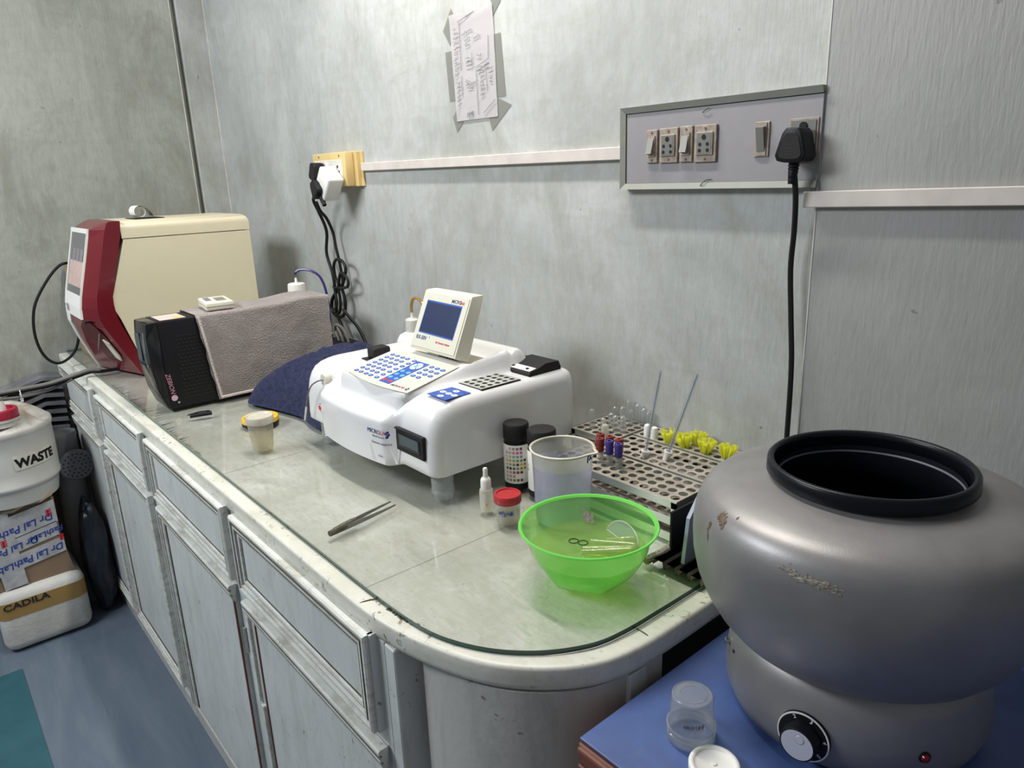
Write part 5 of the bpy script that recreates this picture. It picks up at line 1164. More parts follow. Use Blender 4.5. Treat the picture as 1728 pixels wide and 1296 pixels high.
# containers on the blue top
cx, cy = -.3988, .5876
t = thing('specimen_container', 'frosted clear container standing upside down on the blue table', 'container', (cx, cy, BZ))
bm = bmesh.new(); lathe(bm, [(.0262, .0005), (.0272, .001), (.0272, .0045), (.0262, .005), (.0262, .0075), (.0275, .0080), (.0275, .0105), (.0262, .011), (.0265, .0140), (.0282, .0150), (.0284, .0180), (.0265, .0190)], cx, cy, BZ, 44); lathe(bm, [(.0248, .001), (.0252, .016), (.0262, .017)], cx, cy, BZ, 44); finish(bm, 'threaded_collar', M['clear_cup'], t, smooth=True, angle=50)
bm = bmesh.new(); lathe(bm, [(.0256, .017), (.0235, .0545), (.0228, .0572), (.0215, .0580), (.0205, .0565), (0, .0562)], cx, cy, BZ, 44); lathe(bm, [(.0148, .0568), (.0150, .0578), (.0144, .0578), (.0142, .0568)], cx, cy, BZ, 36); finish(bm, 'container_wall', M['clear_cup'], t, smooth=True, angle=50)
f = cyl_map(cx, cy, .0253, BZ+.0315, math.radians(-52)); bm = bmesh.new(); A = [[bm.verts.new(f(u, v)) for u in (-.012, -.006, 0, .006, .013)] for v in (-.0055, .0045)]
for i in range(4): bm.faces.new((A[0][i], A[0][i+1], A[1][i+1], A[1][i]))
lb = finish(bm, 'stuck_label', M['tape'], t)
bm = bmesh.new(); f = cyl_map(cx, cy, .0258, BZ+.0320, math.radians(-50)); x_ = -.011
for st_ in ([(0, .001), (.0015, -.002), (.003, .0015), (.002, -.002)], [(.004, .003), (.0045, -.002), (.0065, .001), (.0045, .001)], [(.008, -.002), (.0095, .002), (.0085, .003)], [(.011, -.002), (.0115, .002), (.0130, .001)], [(.0145, .003), (.0148, -.002)], [(.0165, -.002), (.0170, .003), (.0185, .002), (.0175, 0), (.019, -.001)], [(.020, .003), (.0212, .000), (.0225, .004), (.0212, -.002)]):
    scribble(bm, f, [(x_+u, v) for u, v in st_], .00035)
finish(bm, 'handwriting', M['navy_ink'], lb)
cx, cy = -.3515, .5640
t = thing('container_lid', 'round off-white plastic lid lying before the upside-down container', 'lid', (cx, cy, BZ))
bm = bmesh.new(); lathe(bm, [(.0268, 0), (.0274, .001), (.0274, .0085), (.0262, .0102), (.0222, .0102), (.0212, .0085), (.0205, .0080), (0, .0082)], cx, cy, BZ, 48); finish(bm, 'lid_shell', M['white_plastic'], t, smooth=True, angle=60)
bm = bmesh.new(); lathe(bm, [(.0030, .0082), (.0026, .0094), (0, .0096)], cx, cy, BZ, 16); finish(bm, 'centre_pip', M['white_plastic'], t, smooth=True)
bm = bmesh.new(); lathe(bm, [(0, 0), (.020, 0), (.021, .003), (.021, .075), (.016, .085), (0, .085)], -.150, .965, BZ, 28)
finish(bm, 'plastic_bottle', M['milky'], loc=(-.150, .965, BZ), smooth=True, label='milky plastic bottle cut off by the right edge of the picture', cat='bottle')

# ================================================================ on the wall
ZC = lambda v: H+v
# note
t = thing('paper_note', 'white handwritten paper note taped high on the back wall', 'note', (-1.41, WY, ZC(.25)))
NY = WY-.003
bm = bmesh.new(); rows = []
for j in range(14):
    v = j/13; row = []
    for i in range(8):
        u = i/7; x = lerp(lerp(-1.486, -1.497, v), lerp(-1.331, -1.336, v), u); z = lerp(.129, .363, v)
        if j == 13: z -= .010*(1-abs(u-.45)*2)*(1 if .15 < u < .75 else 0)
        row.append(bm.verts.new((x, NY-.0012*nz(u*3, v*5, 1)-.004*max(0, v-.93)*10*(1-abs(u-.5)), ZC(z))))
    rows.append(row)
for a, b in zip(rows, rows[1:]):
    for i in range(7): bm.faces.new((a[i], a[i+1], b[i+1], b[i]))
bmesh.ops.solidify(bm, geom=list(bm.faces), thickness=.0004)
ps = finish(bm, 'paper_sheet', M['paper'], t, smooth=True)
def wall_poly(bm, pts, y=WY-.0008, th=.0006): slab(bm, [(x, y, ZC(z)) for x, z in pts], (0, -1, 0), th)
for pts in ([(-1.526, .335), (-1.490, .378), (-1.470, .345), (-1.500, .300)], [(-1.522, .288), (-1.490, .288), (-1.478, .178), (-1.514, .178)], [(-1.345, .30), (-1.314, .30), (-1.303, .170), (-1.336, .170)],
            [(-1.345, .380), (-1.350, .400), (-1.308, .400), (-1.310, .362), (-1.340, .335)], [(-1.505, .140), (-1.480, .165), (-1.465, .125), (-1.490, .105)], [(-1.370, .140), (-1.330, .168), (-1.285, .150), (-1.355, .100)]):
    bm = bmesh.new(); wall_poly(bm, pts); finish(bm, 'tape_strip', M['tape'], t)
bm = bmesh.new(); WR = random.Random(4)
def scr(x, z, w_, amp=.0028, n=None, r=.0006):
    n = n or max(3, int(w_/.0035)); tube(bm, [(x+w_*k/n, NY-.0028, ZC(z+w_*.12*k/n+WR.uniform(-amp, amp))) for k in range(n+1)], r, 4, 2)
for k in range(10): scr(-1.483+WR.uniform(0, .004), .331-.0103*k*1.08, WR.uniform(.012, .022))
for k in range(6): scr(-1.476, .212-.0092*k, WR.uniform(.010, .016))
for x, z, w_ in ((-1.448, .316, .040), (-1.440, .302, .022), (-1.405, .303, .026), (-1.436, .288, .016), (-1.437, .262, .016), (-1.436, .254, .024), (-1.436, .245, .028), (-1.395, .262, .016), (-1.440, .214, .014), (-1.440, .205, .036), (-1.432, .196, .020), (-1.392, .238, .040), (-1.388, .226, .016), (-1.387, .216, .018), (-1.387, .206, .014), (-1.388, .198, .014), (-1.387, .189, .018), (-1.387, .179, .016), (-1.356, .231, .016), (-1.354, .212, .012), (-1.352, .204, .010), (-1.355, .222, .014)):
    scr(x, z, w_)
def ln(*p, r=.0006): tube(bm, [(x, NY-.0028, ZC(z)) for x, z in p], r, 4, 0)
ln((-1.456, .342), (-1.455, .246), (-1.458, .240)); ln((-1.456, .228), (-1.455, .190), (-1.458, .185)); ln((-1.400, .240), (-1.398, .138)); ln((-1.400, .240), (-1.354, .253), (-1.352, .300)); ln((-1.396, .231), (-1.352, .243)); ln((-1.364, .238), (-1.362, .186)); ln((-1.413, .272), (-1.414, .250)); ln((-1.378, .140), (-1.336, .165)); ln((-1.462, .344), (-1.400, .356))
finish(bm, 'handwriting', M['pencil'], ps)
text('3498', 'handwritten_number', frame_m((-1.443, NY-.0030, ZC(.136)), (1, 0, .10), (0, 0, 1)), .013, M['pencil'], ps, shear=.3)
# left surface box with sockets, adaptor and two plugs
t = thing('socket_box', 'yellowed surface-mounted socket box on the back wall left of the conduit', 'socket box', (-2.07, WY, ZC(.03)))
bm = bmesh.new(); box(bm, -2.195, -1.985, 1.066, WY-.018, ZC(-.015), ZC(.083), .004, 2); finish(bm, 'box_front', M['yellow_box'], t, smooth=True)
bm = bmesh.new(); box(bm, -2.193, -1.968, WY-.018, WY-.004, ZC(-.0165), ZC(.084), .002, 1); box(bm, -2.19, -1.955, WY-.006, WY, ZC(-.016), ZC(.083), .001, 1); finish(bm, 'box_base', M['yellow_box'], t)
bm = bmesh.new(); box(bm, -2.180, -2.004, 1.0635, 1.067, ZC(.001), ZC(.062), .001, 1); sp = finish(bm, 'socket_plate', M['white_dirty'], t)
bm = bmesh.new()
for x, z, r in ((-2.030, .042, .0045), (-2.038, .028, .003), (-2.022, .028, .003), (-2.038, .015, .003), (-2.022, .015, .003)): disc_y(bm, x, ZC(z), 1.0628, 1.064, r, 12)
finish(bm, 'socket_holes', M['dark'], sp)
bm = bmesh.new()
for x in (-2.165, -2.105): box(bm, x, x+.022, 1.060, 1.0645, ZC(.030), ZC(.056), .002, 1)
finish(bm, 'switch_rockers', M['white_plastic'], sp)
bm = bmesh.new()
for x in (-2.150, -2.020): disc_y(bm, x, ZC(.073), 1.0648, 1.0665, .003, 12)
finish(bm, 'fixing_screw', M['grimy_metal'], t)
AM = frame_m((-2.035, 1.037, ZC(.002)), (.78, 0, -.62), (.62, 0, .78))
t = thing('travel_adaptor', 'white plug adaptor hanging tilted from the yellowed socket box', 'adaptor', (-2.03, 1.03, ZC(0)))
bm = bmesh.new(); box(bm, -.034, .034, -.050, .030, -.026, .026, .007, 3, mat=AM); finish(bm, 'adaptor_body', M['white_plastic'], t, smooth=True)
bm = bmesh.new(); 
for dx, dy in ((-.012, -.020), (.010, -.024)): box(bm, dx-.003, dx+.003, dy-.006, dy+.006, .0255, .0268, mat=AM)
finish(bm, 'adaptor_slots', M['dark'], t)
def plug(name, lab, c, rot, length, cordpts, r=.0042, grp=None, scale=1.0):
    t = thing(name, lab, 'plug and cord', c, grp); m = Matrix.Translation(c) @ rot @ Matrix.Scale(scale, 4)
    bm = bmesh.new(); o = [(-.010, .026), (.010, .026), (.016, .018), (.025, -.014), (.021, -.022), (.008, -.024), (-.008, -.024), (-.021, -.022), (-.025, -.014), (-.016, .018)]
    prism(bm, o, 'y', -.014, .020, mat=m); bmesh.ops.bevel(bm, geom=list(bm.edges), offset=.0022, segments=2, affect='EDGES', profile=0.5); pb_ = finish(bm, 'plug_body', M['black'], t, smooth=True, angle=50)
    bm = bmesh.new(); prism(bm, [(x*.74, z*.74-.001) for x, z in o], 'y', -.0150, -.0138, mat=m); finish(bm, 'grip_panel', M['black_matte'], pb_)
    bm = bmesh.new(); prof = []
    for k in range(7): prof += [(.0085-.0004*k, -.022-.0050*k), (.0085-.0004*k, -.0250-.0050*k), (.0066, -.0255-.0050*k)]
    lathe(bm, prof, seg=12, mat=m @ Matrix.Translation((0, .002, 0))); finish(bm, 'strain_relief', M['black'], t, smooth=True)
    bm = bmesh.new(); tube(bm, cordpts, r, 8, 6); finish(bm, 'cord', M['cord'], t, smooth=True)
    return t
Rot = lambda a, ax='Y': Matrix.Rotation(a, 4, ax)
KY = 1.085
plug('mains_cable', 'black plug and cord at the far left of the yellowed socket box', (-2.125, 1.040, ZC(.030)), Rot(.15), 0,
     [(-2.125, 1.035, ZC(-.03)), (-2.165, 1.04, ZC(-.052)), (-2.178, 1.06, ZC(-.09)), (-2.188, KY, ZC(-.153)), (-2.204, KY, ZC(-.224)), (-2.176, KY, ZC(-.290)), (-2.170, KY, ZC(-.351)), (-2.175, KY, ZC(-.42)), (-2.150, KY, ZC(-.460)), (-2.125, 1.07, ZC(-.500)), (-2.10, 1.07, ZC(-.55))], .0050, 'cords hanging from the left socket box')
kn = plug('mains_cable', 'black cord coiled and tied in a bow below the white adaptor', (-2.065, 1.010, ZC(-.020)), Rot(-.55), 0,
     [(-2.088, 1.012, ZC(-.058)), (-2.105, 1.03, ZC(-.085)), (-2.128, 1.06, ZC(-.11)), (-2.145, KY, ZC(-.155)), (-2.135, KY, ZC(-.200)), (-2.119, KY, ZC(-.255)), (-2.113, KY, ZC(-.320)), (-2.150, 1.08, ZC(-.345)), (-2.190, 1.08, ZC(-.380)), (-2.195, 1.08, ZC(-.415)), (-2.155, 1.08, ZC(-.430)), (-2.115, 1.08, ZC(-.415)), (-2.098, 1.08, ZC(-.375)), (-2.114, 1.08, ZC(-.330)), (-2.138, 1.075, ZC(-.300)), (-2.135, 1.072, ZC(-.255)), (-2.105, 1.072, ZC(-.236)), (-2.068, 1.072, ZC(-.246)), (-2.060, 1.072, ZC(-.270)), (-2.090, 1.075, ZC(-.310)), (-2.114, 1.078, ZC(-.328))], .0050, 'cords hanging from the left socket box')
bm = bmesh.new()
tube(bm, [(-2.114, 1.068, ZC(-.328)), (-2.094, 1.068, ZC(-.285)), (-2.071, 1.066, ZC(-.277)), (-2.042, 1.066, ZC(-.292)), (-2.044, 1.066, ZC(-.316)), (-2.094, 1.066, ZC(-.327)), (-2.120, 1.066, ZC(-.330))], .0048, 8, 6)
tube(bm, [(-2.114, 1.070, ZC(-.330)), (-2.160, 1.068, ZC(-.365)), (-2.178, 1.068, ZC(-.400)), (-2.150, 1.068, ZC(-.418)), (-2.118, 1.068, ZC(-.402)), (-2.108, 1.068, ZC(-.365)), (-2.114, 1.068, ZC(-.330))], .0048, 8, 6)
tube(bm, [(-2.124, 1.06, ZC(-.334)), (-2.112, 1.058, ZC(-.37)), (-2.125, 1.058, ZC(-.395)), (-2.148, 1.06, ZC(-.398))], .0045, 8, 6)
tube(bm, [(-2.100, 1.07, ZC(-.395)), (-2.078, 1.075, ZC(-.415)), (-2.045, KY, ZC(-.446)), (-2.004, KY, ZC(-.485)), (-1.98, KY, ZC(-.53))], .0050, 8, 6)
finish(bm, 'coiled_loops', M['cord'], kn, smooth=True)
bm = bmesh.new(); tube(bm, [(-2.136, 1.062, ZC(-.324)), (-2.114, 1.054, ZC(-.327)), (-2.094, 1.062, ZC(-.324)), (-2.080, 1.068, ZC(-.342))], .0030, 6, 4); finish(bm, 'twist_tie', M['cord'], kn)
bm = bmesh.new()
tube(bm, [(-2.142, 1.055, ZC(-.471)), (-2.125, 1.052, ZC(-.448)), (-2.085, 1.052, ZC(-.452)), (-2.058, 1.055, ZC(-.490)), (-2.055, 1.06, ZC(-.53))], .005, 8, 6)
tube(bm, [(-2.110, 1.05, ZC(-.452)), (-2.085, 1.048, ZC(-.480)), (-2.075, 1.05, ZC(-.53))], .005, 8, 6)
tube(bm, [(-2.145, 1.045, ZC(-.475)), (-2.160, 1.045, ZC(-.492)), (-2.143, 1.045, ZC(-.512)), (-2.095, 1.04, ZC(-.522)), (-2.04, 1.04, ZC(-.53))], .005, 8, 6)
tube(bm, [(-2.130, 1.052, ZC(-.470)), (-2.105, 1.050, ZC(-.500)), (-2.09, 1.05, ZC(-.54))], .0045, 8, 6)
finish(bm, 'coiled_cable', M['cord_grey'], loc=(-2.1, 1.05, T), smooth=True, label='dusty dark cable coil lying behind the navy towel at the wall', cat='cable')
bm = bmesh.new(); box(bm, -2.165, -2.03, .985, 1.09, T, T+.075, .004, 2); finish(bm, 'power_strip', M['black'], loc=(-2.13, 1.03, T), label='black box in the shadow at the wall, under the cable coil', cat='power box')
# conduits
def conduit(lab, x0, x1, z0l, z1l, z0r, z1r, y):
    t = thing('conduit', lab, 'conduit', (x0, y, ZC(z0l)), 'surface conduits on the wall')
    d = .013; bm = bmesh.new()
    A = [bm.verts.new((x0, yy, ZC(z))) for yy, z in ((y, z0l), (y-d, z0l), (y-d, z1l), (y, z1l))]; B = [bm.verts.new((x1, yy, ZC(z))) for yy, z in ((y, z0r), (y-d, z0r), (y-d, z1r), (y, z1r))]
    bm.faces.new(A); bm.faces.new(B); es = [bm.faces.new((A[i], A[(i+1) % 4], B[(i+1) % 4], B[i])) for i in range(4)]
    bmesh.ops.bevel(bm, geom=list(bm.edges), offset=.0012, segments=1, affect='EDGES', profile=0.5); finish(bm, 'conduit_cover', M['raceway'], t)
conduit('long pink-white conduit between the yellowed socket box and the switch panel', -1.955, -.945, .027, .049, .021, .045, WY)
conduit('short pink-white conduit right of the hanging plug, running off the picture', -.577, .25, -.064, -.040, -.050, -.026, WY-.012)
# switch panel
t = thing('switch_panel', 'grey-framed wall switch panel with sockets and rocker switches', 'switch panel', (-.75, WY, ZC(.04)))
PY = WY-.016; px0, px1, pz0, pz1 = -.951, -.5605, -.034, .112
bm = bmesh.new()
def fr_strip(a, b, inw0, inw1, pw=.0105):
    A = [bm.verts.new(p) for p in ((a[0], WY, ZC(a[1])), (a[0], PY-.006, ZC(a[1])), (a[0]+inw0[0]*pw, PY-.002, ZC(a[1]+inw0[1]*pw)), (a[0]+inw0[0]*pw, WY, ZC(a[1]+inw0[1]*pw)))]
    B = [bm.verts.new(p) for p in ((b[0], WY, ZC(b[1])), (b[0], PY-.006, ZC(b[1])), (b[0]+inw1[0]*pw, PY-.002, ZC(b[1]+inw1[1]*pw)), (b[0]+inw1[0]*pw, WY, ZC(b[1]+inw1[1]*pw)))]
    bm.faces.new(A); bm.faces.new(B); [bm.faces.new((A[i], A[(i+1) % 4], B[(i+1) % 4], B[i])) for i in range(4)]
fr_strip((px0, pz1), (px1, pz1), (1, -1), (0, -1)); fr_strip((px0, pz0), (px1, pz0), (1, 1), (0, 1)); fr_strip((px0, pz0), (px0, pz1), (1, 1), (1, -1))
finish(bm, 'wooden_frame', M['box_frame'], t)
bm = bmesh.new(); box(bm, px0+.009, px1, PY, WY-.001, ZC(pz0+.009), ZC(pz1-.009)); pn = finish(bm, 'panel_board', M['box_panel'], t)
bm = bmesh.new(); q = PY-.0005
for a, b, c_, d_ in ((px0+.0105, px1, pz1-.0118, pz1-.0102), (px0+.0105, px0+.0118, pz0+.010, pz1-.010), (px0+.0105, px1, pz0+.0100, pz0+.0108)): box(bm, a, b, q, PY+.001, ZC(c_), ZC(d_))
finish(bm, 'dark_gap', M['dark'], pn)
def socket(x0, x1, z0, z1, big=False):
    bm = bmesh.new(); box(bm, x0, x1, PY-.005, PY, ZC(z0), ZC(z1), .001, 1); s_ = finish(bm, 'socket_plate', M['sw_beige'], t)
    cx_, w_ = (x0+x1)/2, (x1-x0); cz_ = (z0+z1)/2; hh = (z1-z0)*.31
    bm = bmesh.new(); box(bm, cx_-w_*.38, cx_+w_*.38, PY-.008, PY-.004, ZC(cz_-hh), ZC(cz_+hh), .0008, 1); finish(bm, 'socket_rim', M['sw_beige'], s_)
    bm = bmesh.new(); box(bm, cx_-w_*.32, cx_+w_*.32, PY-.0086, PY-.006, ZC(cz_-hh*.9), ZC(cz_+hh*.9)); f_ = finish(bm, 'socket_face', M['sw_insert'], s_)
    bm = bmesh.new()
    for dx, dz, r in ((0, .0105, .0042), (-.0075, -.001, .0029), (.0075, -.001, .0029), (-.008, -.011, .0030), (.008, -.011, .0030)): disc_y(bm, cx_+dx, ZC(cz_+dz), PY-.0092, PY-.008, r, 14)
    finish(bm, 'socket_holes', M['dark'], f_)
    bm = bmesh.new()
    for z in (z0+.0055, z1-.0055): disc_y(bm, cx_, ZC(z), PY-.0066, PY-.004, .0021, 10)
    finish(bm, 'screws', M['grimy_metal'], s_)
def rocker(x0, x1, z0, z1, up, plate=True):
    cx_, w_, cz_ = (x0+x1)/2, x1-x0, (z0+z1)/2; k = .62 if plate else .92
    bm = bmesh.new(); box(bm, x0, x1, PY-.005 if plate else PY-.0025, PY, ZC(z0), ZC(z1), .001, 1); s_ = finish(bm, 'switch_plate', M['sw_beige'], t)
    hh = (z1-z0)*.5*k; ww = w_*.5*.66
    bm = bmesh.new(); y0 = PY-.0075 if plate else PY-.004
    box(bm, cx_-ww, cx_+ww, y0, PY-.002, ZC(cz_-hh), ZC(cz_+hh)); finish(bm, 'switch_well', M['sw_beige'], s_)
    bm = bmesh.new(); a, b = (.0008, .0080) if up else (.0080, .0008)
    prism(bm, [(y0+.001, ZC(cz_-hh*.8)), (y0+.001, ZC(cz_+hh*.8)), (y0-b, ZC(cz_+hh*.72)), (y0-a, ZC(cz_-hh*.72))], 'x', cx_-ww*.78, cx_+ww*.78); finish(bm, 'rocker', M['sw_grey'], s_)
    if plate:
        bm = bmesh.new()
        for z in (z0+.0050, z1-.0050): disc_y(bm, cx_, ZC(z), PY-.0066, PY-.004, .0020, 10)
        finish(bm, 'screws', M['grimy_metal'], s_)
rocker(-.8885, -.8640, .0125, .0695, False); socket(-.8590, -.8190, .0115, .0705); rocker(-.8150, -.7880, .0115, .0710, False); socket(-.7845, -.7400, .0100, .0705)
rocker(-.6700, -.6440, .0140, .0680, True, plate=False)
bm = bmesh.new(); box(bm, -.6110, -.5640, PY-.002, PY, ZC(.009), ZC(.068), .0006, 1); s_ = finish(bm, 'socket_plate', M['sw_beige'], t)
bm = bmesh.new(); box(bm, -.6075, -.5675, PY-.0035, PY-.001, ZC(.0125), ZC(.0645)); finish(bm, 'socket_face', M['sw_insert'], s_)
bm = bmesh.new(); disc_y(bm, -.587, ZC(.0565), PY-.006, PY-.003, .0060, 14); finish(bm, 'earth_hole', M['dark'], s_)
plug('mains_cable', 'thick black three-pin plug in the switch panel with its cord hanging to the counter', (-.584, 1.066, ZC(.0275)), Rot(.04), 0,
     [(-.583, 1.068, ZC(-.014)), (-.582, 1.075, ZC(-.05)), (-.586, 1.085, ZC(-.10)), (-.590, 1.09, ZC(-.16)), (-.583, 1.09, ZC(-.24)), (-.575, 1.088, ZC(-.32)), (-.572, 1.085, ZC(-.43)), (-.57, 1.08, ZC(-.56))], .0045)
bm = bmesh.new(); tube(bm, [(-.772, PY-.001, ZC(.0905)), (-.765, PY-.004, ZC(.0935)), (-.757, PY-.003, ZC(.0965))], .0006, 5, 2); tube(bm, [(-.769, PY-.004, ZC(-.030)), (-.764, PY-.006, ZC(-.025)), (-.757, PY-.003, ZC(-.0195)), (-.748, PY-.003, ZC(-.019))], .0007, 5, 3); finish(bm, 'wire_ends', M['cord'], t)

# ================================================================ cables at the left
bm = bmesh.new(); tube(bm, [(-2.80, .452, T+.34), (-2.80, .42, T+.335), (-2.80, .375, T+.29), (-2.80, .325, T+.21), (-2.80, .309, T+.12), (-2.80, .322, T+.045), (-2.80, .359, T+.012), (-2.80, .409, T+.04), (-2.80, .436, T+.105), (-2.80, .441, T+.17), (-2.80, .47, T+.25)], .0045, 8, 8)
tube(bm, [(-2.80, .452, T+.34), (-2.80, .48, T+.33), (-2.80, .50, T+.30)], .0045, 8, 4)
finish(bm, 'black_cable', M['cord'], loc=(-2.8, .4, T+.1), smooth=True, label='thin black cable looping out beside the maroon analyzer screen', cat='cable')
t = thing('cable_bundle', 'dusty grey cable bundle slung from the left edge onto the counter', 'cable', (-2.62, .3, T-.01))
bm = bmesh.new()
CB = [(-2.64, -.30, ZC(-.60)), (-2.62, -.10, ZC(-.600)), (-2.62, .10, ZC(-.592)), (-2.62, .217, ZC(-.590)), (-2.62, .30, ZC(-.588)), (-2.60, .37, ZC(-.571)), (-2.585, .41, ZC(-.560)), (-2.575, .44, ZC(-.562)), (-2.58, .51, ZC(-.5635)), (-2.60, .60, ZC(-.5635))]
tube(bm, CB, .0055, 8, 6); finish(bm, 'black_cable', M['cord'], t, smooth=True)
bm = bmesh.new(); tube(bm, [(x+.004, y-.002, z+.008) for x, y, z in CB[:8]], .0062, 8, 6); finish(bm, 'grey_cable', M['cord_grey'], t, smooth=True)
bm = bmesh.new(); tube(bm, [(-2.63, -.30, ZC(-.617)), (-2.62, .10, ZC(-.602)), (-2.62, .22, ZC(-.607)), (-2.63, .30, ZC(-.602)), (-2.60, .36, ZC(-.575))], .005, 8, 6); finish(bm, 'light_cable', M['cord_grey'], t, smooth=True)
bm = bmesh.new(); lathe(bm, [(.016, -.0015), (.0175, 0), (.016, .0015)], seg=16, mat=Matrix.Translation((-2.618, .217, ZC(-.597))) @ Matrix.Rotation(PI/2, 4, 'X')); box(bm, -2.62, -2.616, .214, .222, ZC(-.622), ZC(-.610)); finish(bm, 'cable_tie', M['white_plastic'], t)

# ================================================================ on the floor at the left
# foam box
t = thing('foam_box', 'dirty white foam box on the floor at the bottom of the stack', 'box', (-2.83, .15, 0))
BXL, BXR, BY0, BY1 = -3.02, -2.668, .022, .283
bm = bmesh.new(); box(bm, BXL, BXR, BY0, BY1, .004, .222, .035, 4); finish(bm, 'foam_body', M['foam'], t, smooth=True)
rr_ = []
for qx, qy, a0 in ((BXR-.035, BY1-.035, 0), (BXL+.035, BY1-.035, 90), (BXL+.035, BY0+.035, 180), (BXR-.035, BY0+.035, 270)):
    for k in range(7): rr_.append((qx+.0362*math.cos(math.radians(a0+15*k)), qy+.0362*math.sin(math.radians(a0+15*k))))
bm = bmesh.new(); prism(bm, rr_, 'z', .132, .190); finish(bm, 'brown_tape_band', M['brown_tape'], t, smooth=True)
text('CADILA', 'printed_lettering', frame_m((BXR+.0032, .040, .166), (0, 1, .02), (0, 0, 1)), .030, M['black_ink'], t, sx=1.25, bold=.0006)
# cardboard carton wrapped in printed tape
t = thing('cardboard_carton', 'brown cardboard carton wrapped in printed courier tape, between foam box and can', 'box', (-2.85, .15, .222))
bm = bmesh.new(); cb0 = [(-3.00, -.06), (-2.700, -.06), (-2.700, .262), (-3.00, .262)]; cb1 = [(-3.00, -.06), (-2.705, -.06), (-2.705, .268), (-3.00, .268)]
A = [bm.verts.new((x, y, .2225)) for x, y in cb0]; Mi = [bm.verts.new((x+(.004 if x > -2.9 else 0), y+(-.018 if y > 0 else 0), .36)) for x, y in cb0]; B = [bm.verts.new((x, y-(.02 if y > 0 else 0), .496)) for x, y in cb1]
for P_, Q_ in ((A, Mi), (Mi, B)):
    for i in range(4): bm.faces.new((P_[i], P_[(i+1) % 4], Q_[(i+1) % 4], Q_[i]))
bm.faces.new(A); bm.faces.new(B); finish(bm, 'carton_body', M['card'], t)
FXc = -2.6945
TL_ = [((-.06, .405), (.245, .455), .080), ((-.06, .342), (.240, .392), .050), ((-.06, .285), (.250, .330), .052)]
for (y0, z0), (y1, z1), hh in TL_:
    bm = bmesh.new(); slab(bm, [(FXc, y0, z0-hh/2), (FXc, y1, z1-hh/2), (FXc, y1, z1+hh/2), (FXc, y0, z0+hh/2)], (1, 0, 0), .0012); finish(bm, 'packing_tape', M['clear_tape'], t)
bm = bmesh.new(); slab(bm, [(FXc+.0004, .060, .225), (FXc+.0004, .125, .228), (FXc+.0004, .115, .49), (FXc+.0004, .045, .49)], (1, 0, 0), .0012); finish(bm, 'packing_tape', M['clear_tape'], t)
def ctxt(s_, y, z, size, m='blue_ink', up=-1, slope=.16):
    text(s_, 'tape_lettering', frame_m((FXc+.0022, y, z), (0, up, up*slope), (0, -up*slope*.0, up)), size, M[m], t, shear=.25, bold=.0004)
ctxt('Dr Lal PathLabs', .235, .452, .034); ctxt('PathLabs', .075, .425, .032); ctxt('Dr Lal PathLabs', .180, .385, .031); ctxt('PathLabs', .255, .400, .028); ctxt('Dr Lal PathLabs', .245, .338, .032); ctxt('Dr La', .05, .352, .03)
def barmark(y, z, s_=.022):
    for k in range(4):
        a = k*s_*.30; slab(bm, [(FXc+.002, y-s_*.30, z+a), (FXc+.002, y+s_*.45, z+a+.003), (FXc+.002, y+s_*.45, z+a+.003+s_*.17), (FXc+.002, y-s_*.30, z+a+s_*.17)], (1, 0, 0), .0006)
    slab(bm, [(FXc+.002, y-s_*.05, z), (FXc+.002, y+s_*.10, z), (FXc+.002, y+s_*.10, z+s_*1.05), (FXc+.002, y-s_*.05, z+s_*1.05)], (1, 0, 0), .0006)
bm = bmesh.new(); barmark(.222, .440); barmark(.040, .425); barmark(.085, .375); barmark(.243, .345, .018); finish(bm, 'red_logo_marks', M['red_ink'], t)
bm = bmesh.new()       # torn card edges at the top
for y0, y1, z0, z1 in ((-.06, .085, .482, .490), (.090, .170, .486, .500), (.17, .245, .495, .512)):
    slab(bm, [(-2.700, y0, z0), (-2.683, (y0+y1)/2, (z0+z1)/2-.004), (-2.690, y1, z1), (-2.72, y1, z1+.006), (-2.72, y0, z0+.008)], (0, 0, 1), .007)
finish(bm, 'torn_edge', M['card_light'], t)
# jerrycan
KX, KY_ = -2.80, .150
t = thing('waste_can', 'round white waste can with red cap standing on the taped carton', 'can', (KX, KY_, .500))
bm = bmesh.new(); prof = [(.0, .502), (.120, .502), (.132, .508), (.140, .555), (.142, .562), (.148, .568), (.149, .578), (.146, .584), (.148, .62), (.1495, .68), (.149, .738), (.152, .742), (.1535, .752), (.152, .760), (.146, .764)]
rings = lathe(bm, prof, KX, KY_, 0, 64)
last = rings[-1]; K = 9
for k in range(1, K+1):
    u = k/K; ring = []
    for i in range(64):
        a = 2*PI*i/64; r = .146*(1-u)**.9 if k < K else .0005
        x, y = r*math.cos(a), r*math.sin(a); hgt = .764+.062*(1-(1-u)**2.2)
        da = math.atan2(math.sin(a+.25), math.cos(a+.25)); hgt -= .042*math.exp(-(da/.42)**2)*math.exp(-((r-.085)/.05)**2)
        hgt += .006*nz(x*30, y*30, 1)*(1-abs(2*u-1))
        ring.append(bm.verts.new((KX+x, KY_+y, hgt)))
    for i in range(64): bm.faces.new((last[i], last[(i+1) % 64], ring[(i+1) % 64], ring[i]))
    last = ring
finish(bm, 'can_body', M['can'], t, smooth=True, angle=50)
capx, capy = -2.715, .158
bm = bmesh.new(); lathe(bm, [(.052, .775), (.052, .790), (.056, .792), (.056, .800)], capx, capy, 0, 40); finish(bm, 'can_neck', M['white_dirty'], t, smooth=True)
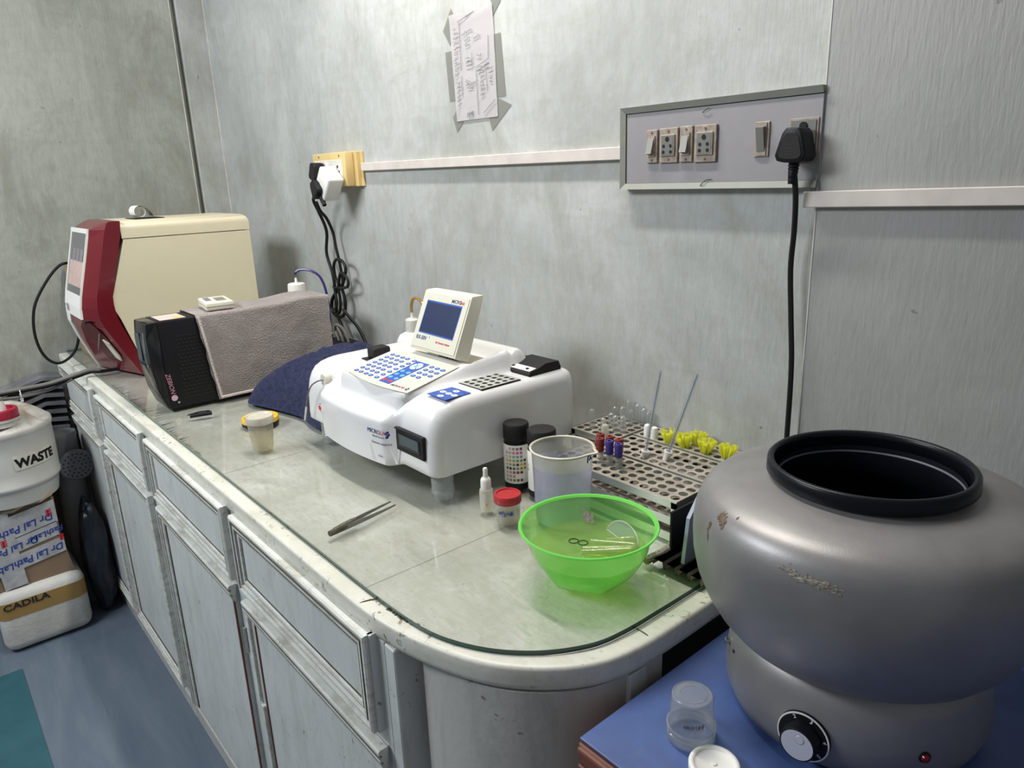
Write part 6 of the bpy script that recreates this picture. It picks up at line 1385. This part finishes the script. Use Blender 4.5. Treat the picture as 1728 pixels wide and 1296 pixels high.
bm = bmesh.new(); lathe(bm, [(.046, .790), (.052, .792), (.052, .824), (.049, .828), (.040, .828), (.040, .820), (0, .818)], capx, capy, 0, 48, ridges=1, ramp=.006, rrange=(1, 3)); finish(bm, 'red_cap', simple('crimson_cap', (.42, .012, .045), .4), t, smooth=True, angle=60)
bm = bmesh.new(); tube(bm, [(capx+.01, capy+.012, .815), (capx+.008, capy+.006, .860), (capx+.006, capy+.000, .880)], .0115, 12, 2); pp = finish(bm, 'cap_spout', M['white_plastic'], t, smooth=True)
bm = bmesh.new(); tube(bm, [(capx+.006, capy, .878), (capx+.004, capy-.004, .905), (capx+.001, capy-.006, .925)], [.008, .006, .003, .001], 8, 3); finish(bm, 'dark_nozzle', M['black'], pp)
bm = bmesh.new(); ang0 = math.radians(15)
f = lambda u, v, e=.0012: Vector((KX+(.1492+e)*math.cos(ang0+u/.149), KY_+(.1492+e)*math.sin(ang0+u/.149), .655+v))
A = [[bm.verts.new(f(-.030+.13*i/12, v)) for i in range(13)] for v in (-.022, .028)]
for i in range(12): bm.faces.new((A[0][i], A[0][i+1], A[1][i+1], A[1][i]))
lb = finish(bm, 'paper_label', M['white_dirty'], t, smooth=True)
text('WASTE', 'label_lettering', None, .040, M['black_ink'], lb, bold=.0018, bend=lambda v: f(v.x-.024, v.y-.012, .0022))
# clutter between the stack and the cabinets
bm = bmesh.new(); rb = random.Random(2)
for k in range(11):
    z = .86-.030*k; y1 = .378-.001*k
    prism(bm, [(.06+.006*k, z-.085), (y1-.06, z-.012), (y1, z-.020), (y1, z-.034), (y1-.06, z-.024), (.06+.006*k, z-.099)], 'x', -3.074, -2.975+.002*k)
box(bm, -3.076, -3.05, .05, .376, .45, .80, .004, 1)
finish(bm, 'folded_bag', M['bag'], loc=(-2.93, .33, .7), label='grey pleated bag stuffed behind the white waste can', cat='bag')
bm = bmesh.new(); lathe(bm, [(0, .0), (.042, .0), (.045, .01), (.047, .64), (.050, .65), (.048, .66), (.03, .665), (0, .665)], -2.893, .328, .0, 36)
finish(bm, 'grey_bin', simple('grey_bin_plastic', (.22, .225, .23), .45), loc=(-2.893, .328, 0), smooth=True, label='grey bin standing in the shadow behind the waste can', cat='bin')
t = thing('round_grille', 'dark round perforated grille in the shadow between can and cabinet', 'grille', (-2.83, .345, .50))
GM = frame_m((-2.790, .345, .560), (0, 1, 0), (0, 0, 1))
bm = bmesh.new(); lathe(bm, [(0, -.01), (.055, -.01), (.055, 0), (.050, .003), (0, .003)], seg=32, mat=GM); finish(bm, 'grille_plate', simple('dark_grey_grille', (.10, .105, .115), .5), t)
bm = bmesh.new()
for rr_, n_ in ((.015, 6), (.028, 12), (.041, 18)):
    for k in range(n_):
        a = 2*PI*k/n_; lathe(bm, [(.0030, .003), (.0030, .0036), (0, .0036)], seg=8, mat=GM @ Matrix.Translation((rr_*math.cos(a), rr_*math.sin(a), 0)))
finish(bm, 'grille_holes', M['dark'], t)
bm = bmesh.new(); bmesh.ops.create_icosphere(bm, subdivisions=4, radius=1)
for v in bm.verts:
    c = v.co.copy(); q = 1+.18*nz(c.x*2, c.y*2, c.z*2)+.06*nz(c.x*7, c.y*7, c.z*7)
    v.co = Vector((-2.76+c.x*.072*q, .345+c.y*.045*q, max(.0, .22+c.z*.22*q)))
finish(bm, 'dark_bag', simple('dark_blue_black_bag', (.012, .016, .024), .35, bump=.5, bscale=30), loc=(-2.76, .345, 0), smooth=True, label='dark bag slumped on the floor between foam box and cabinets', cat='bag')
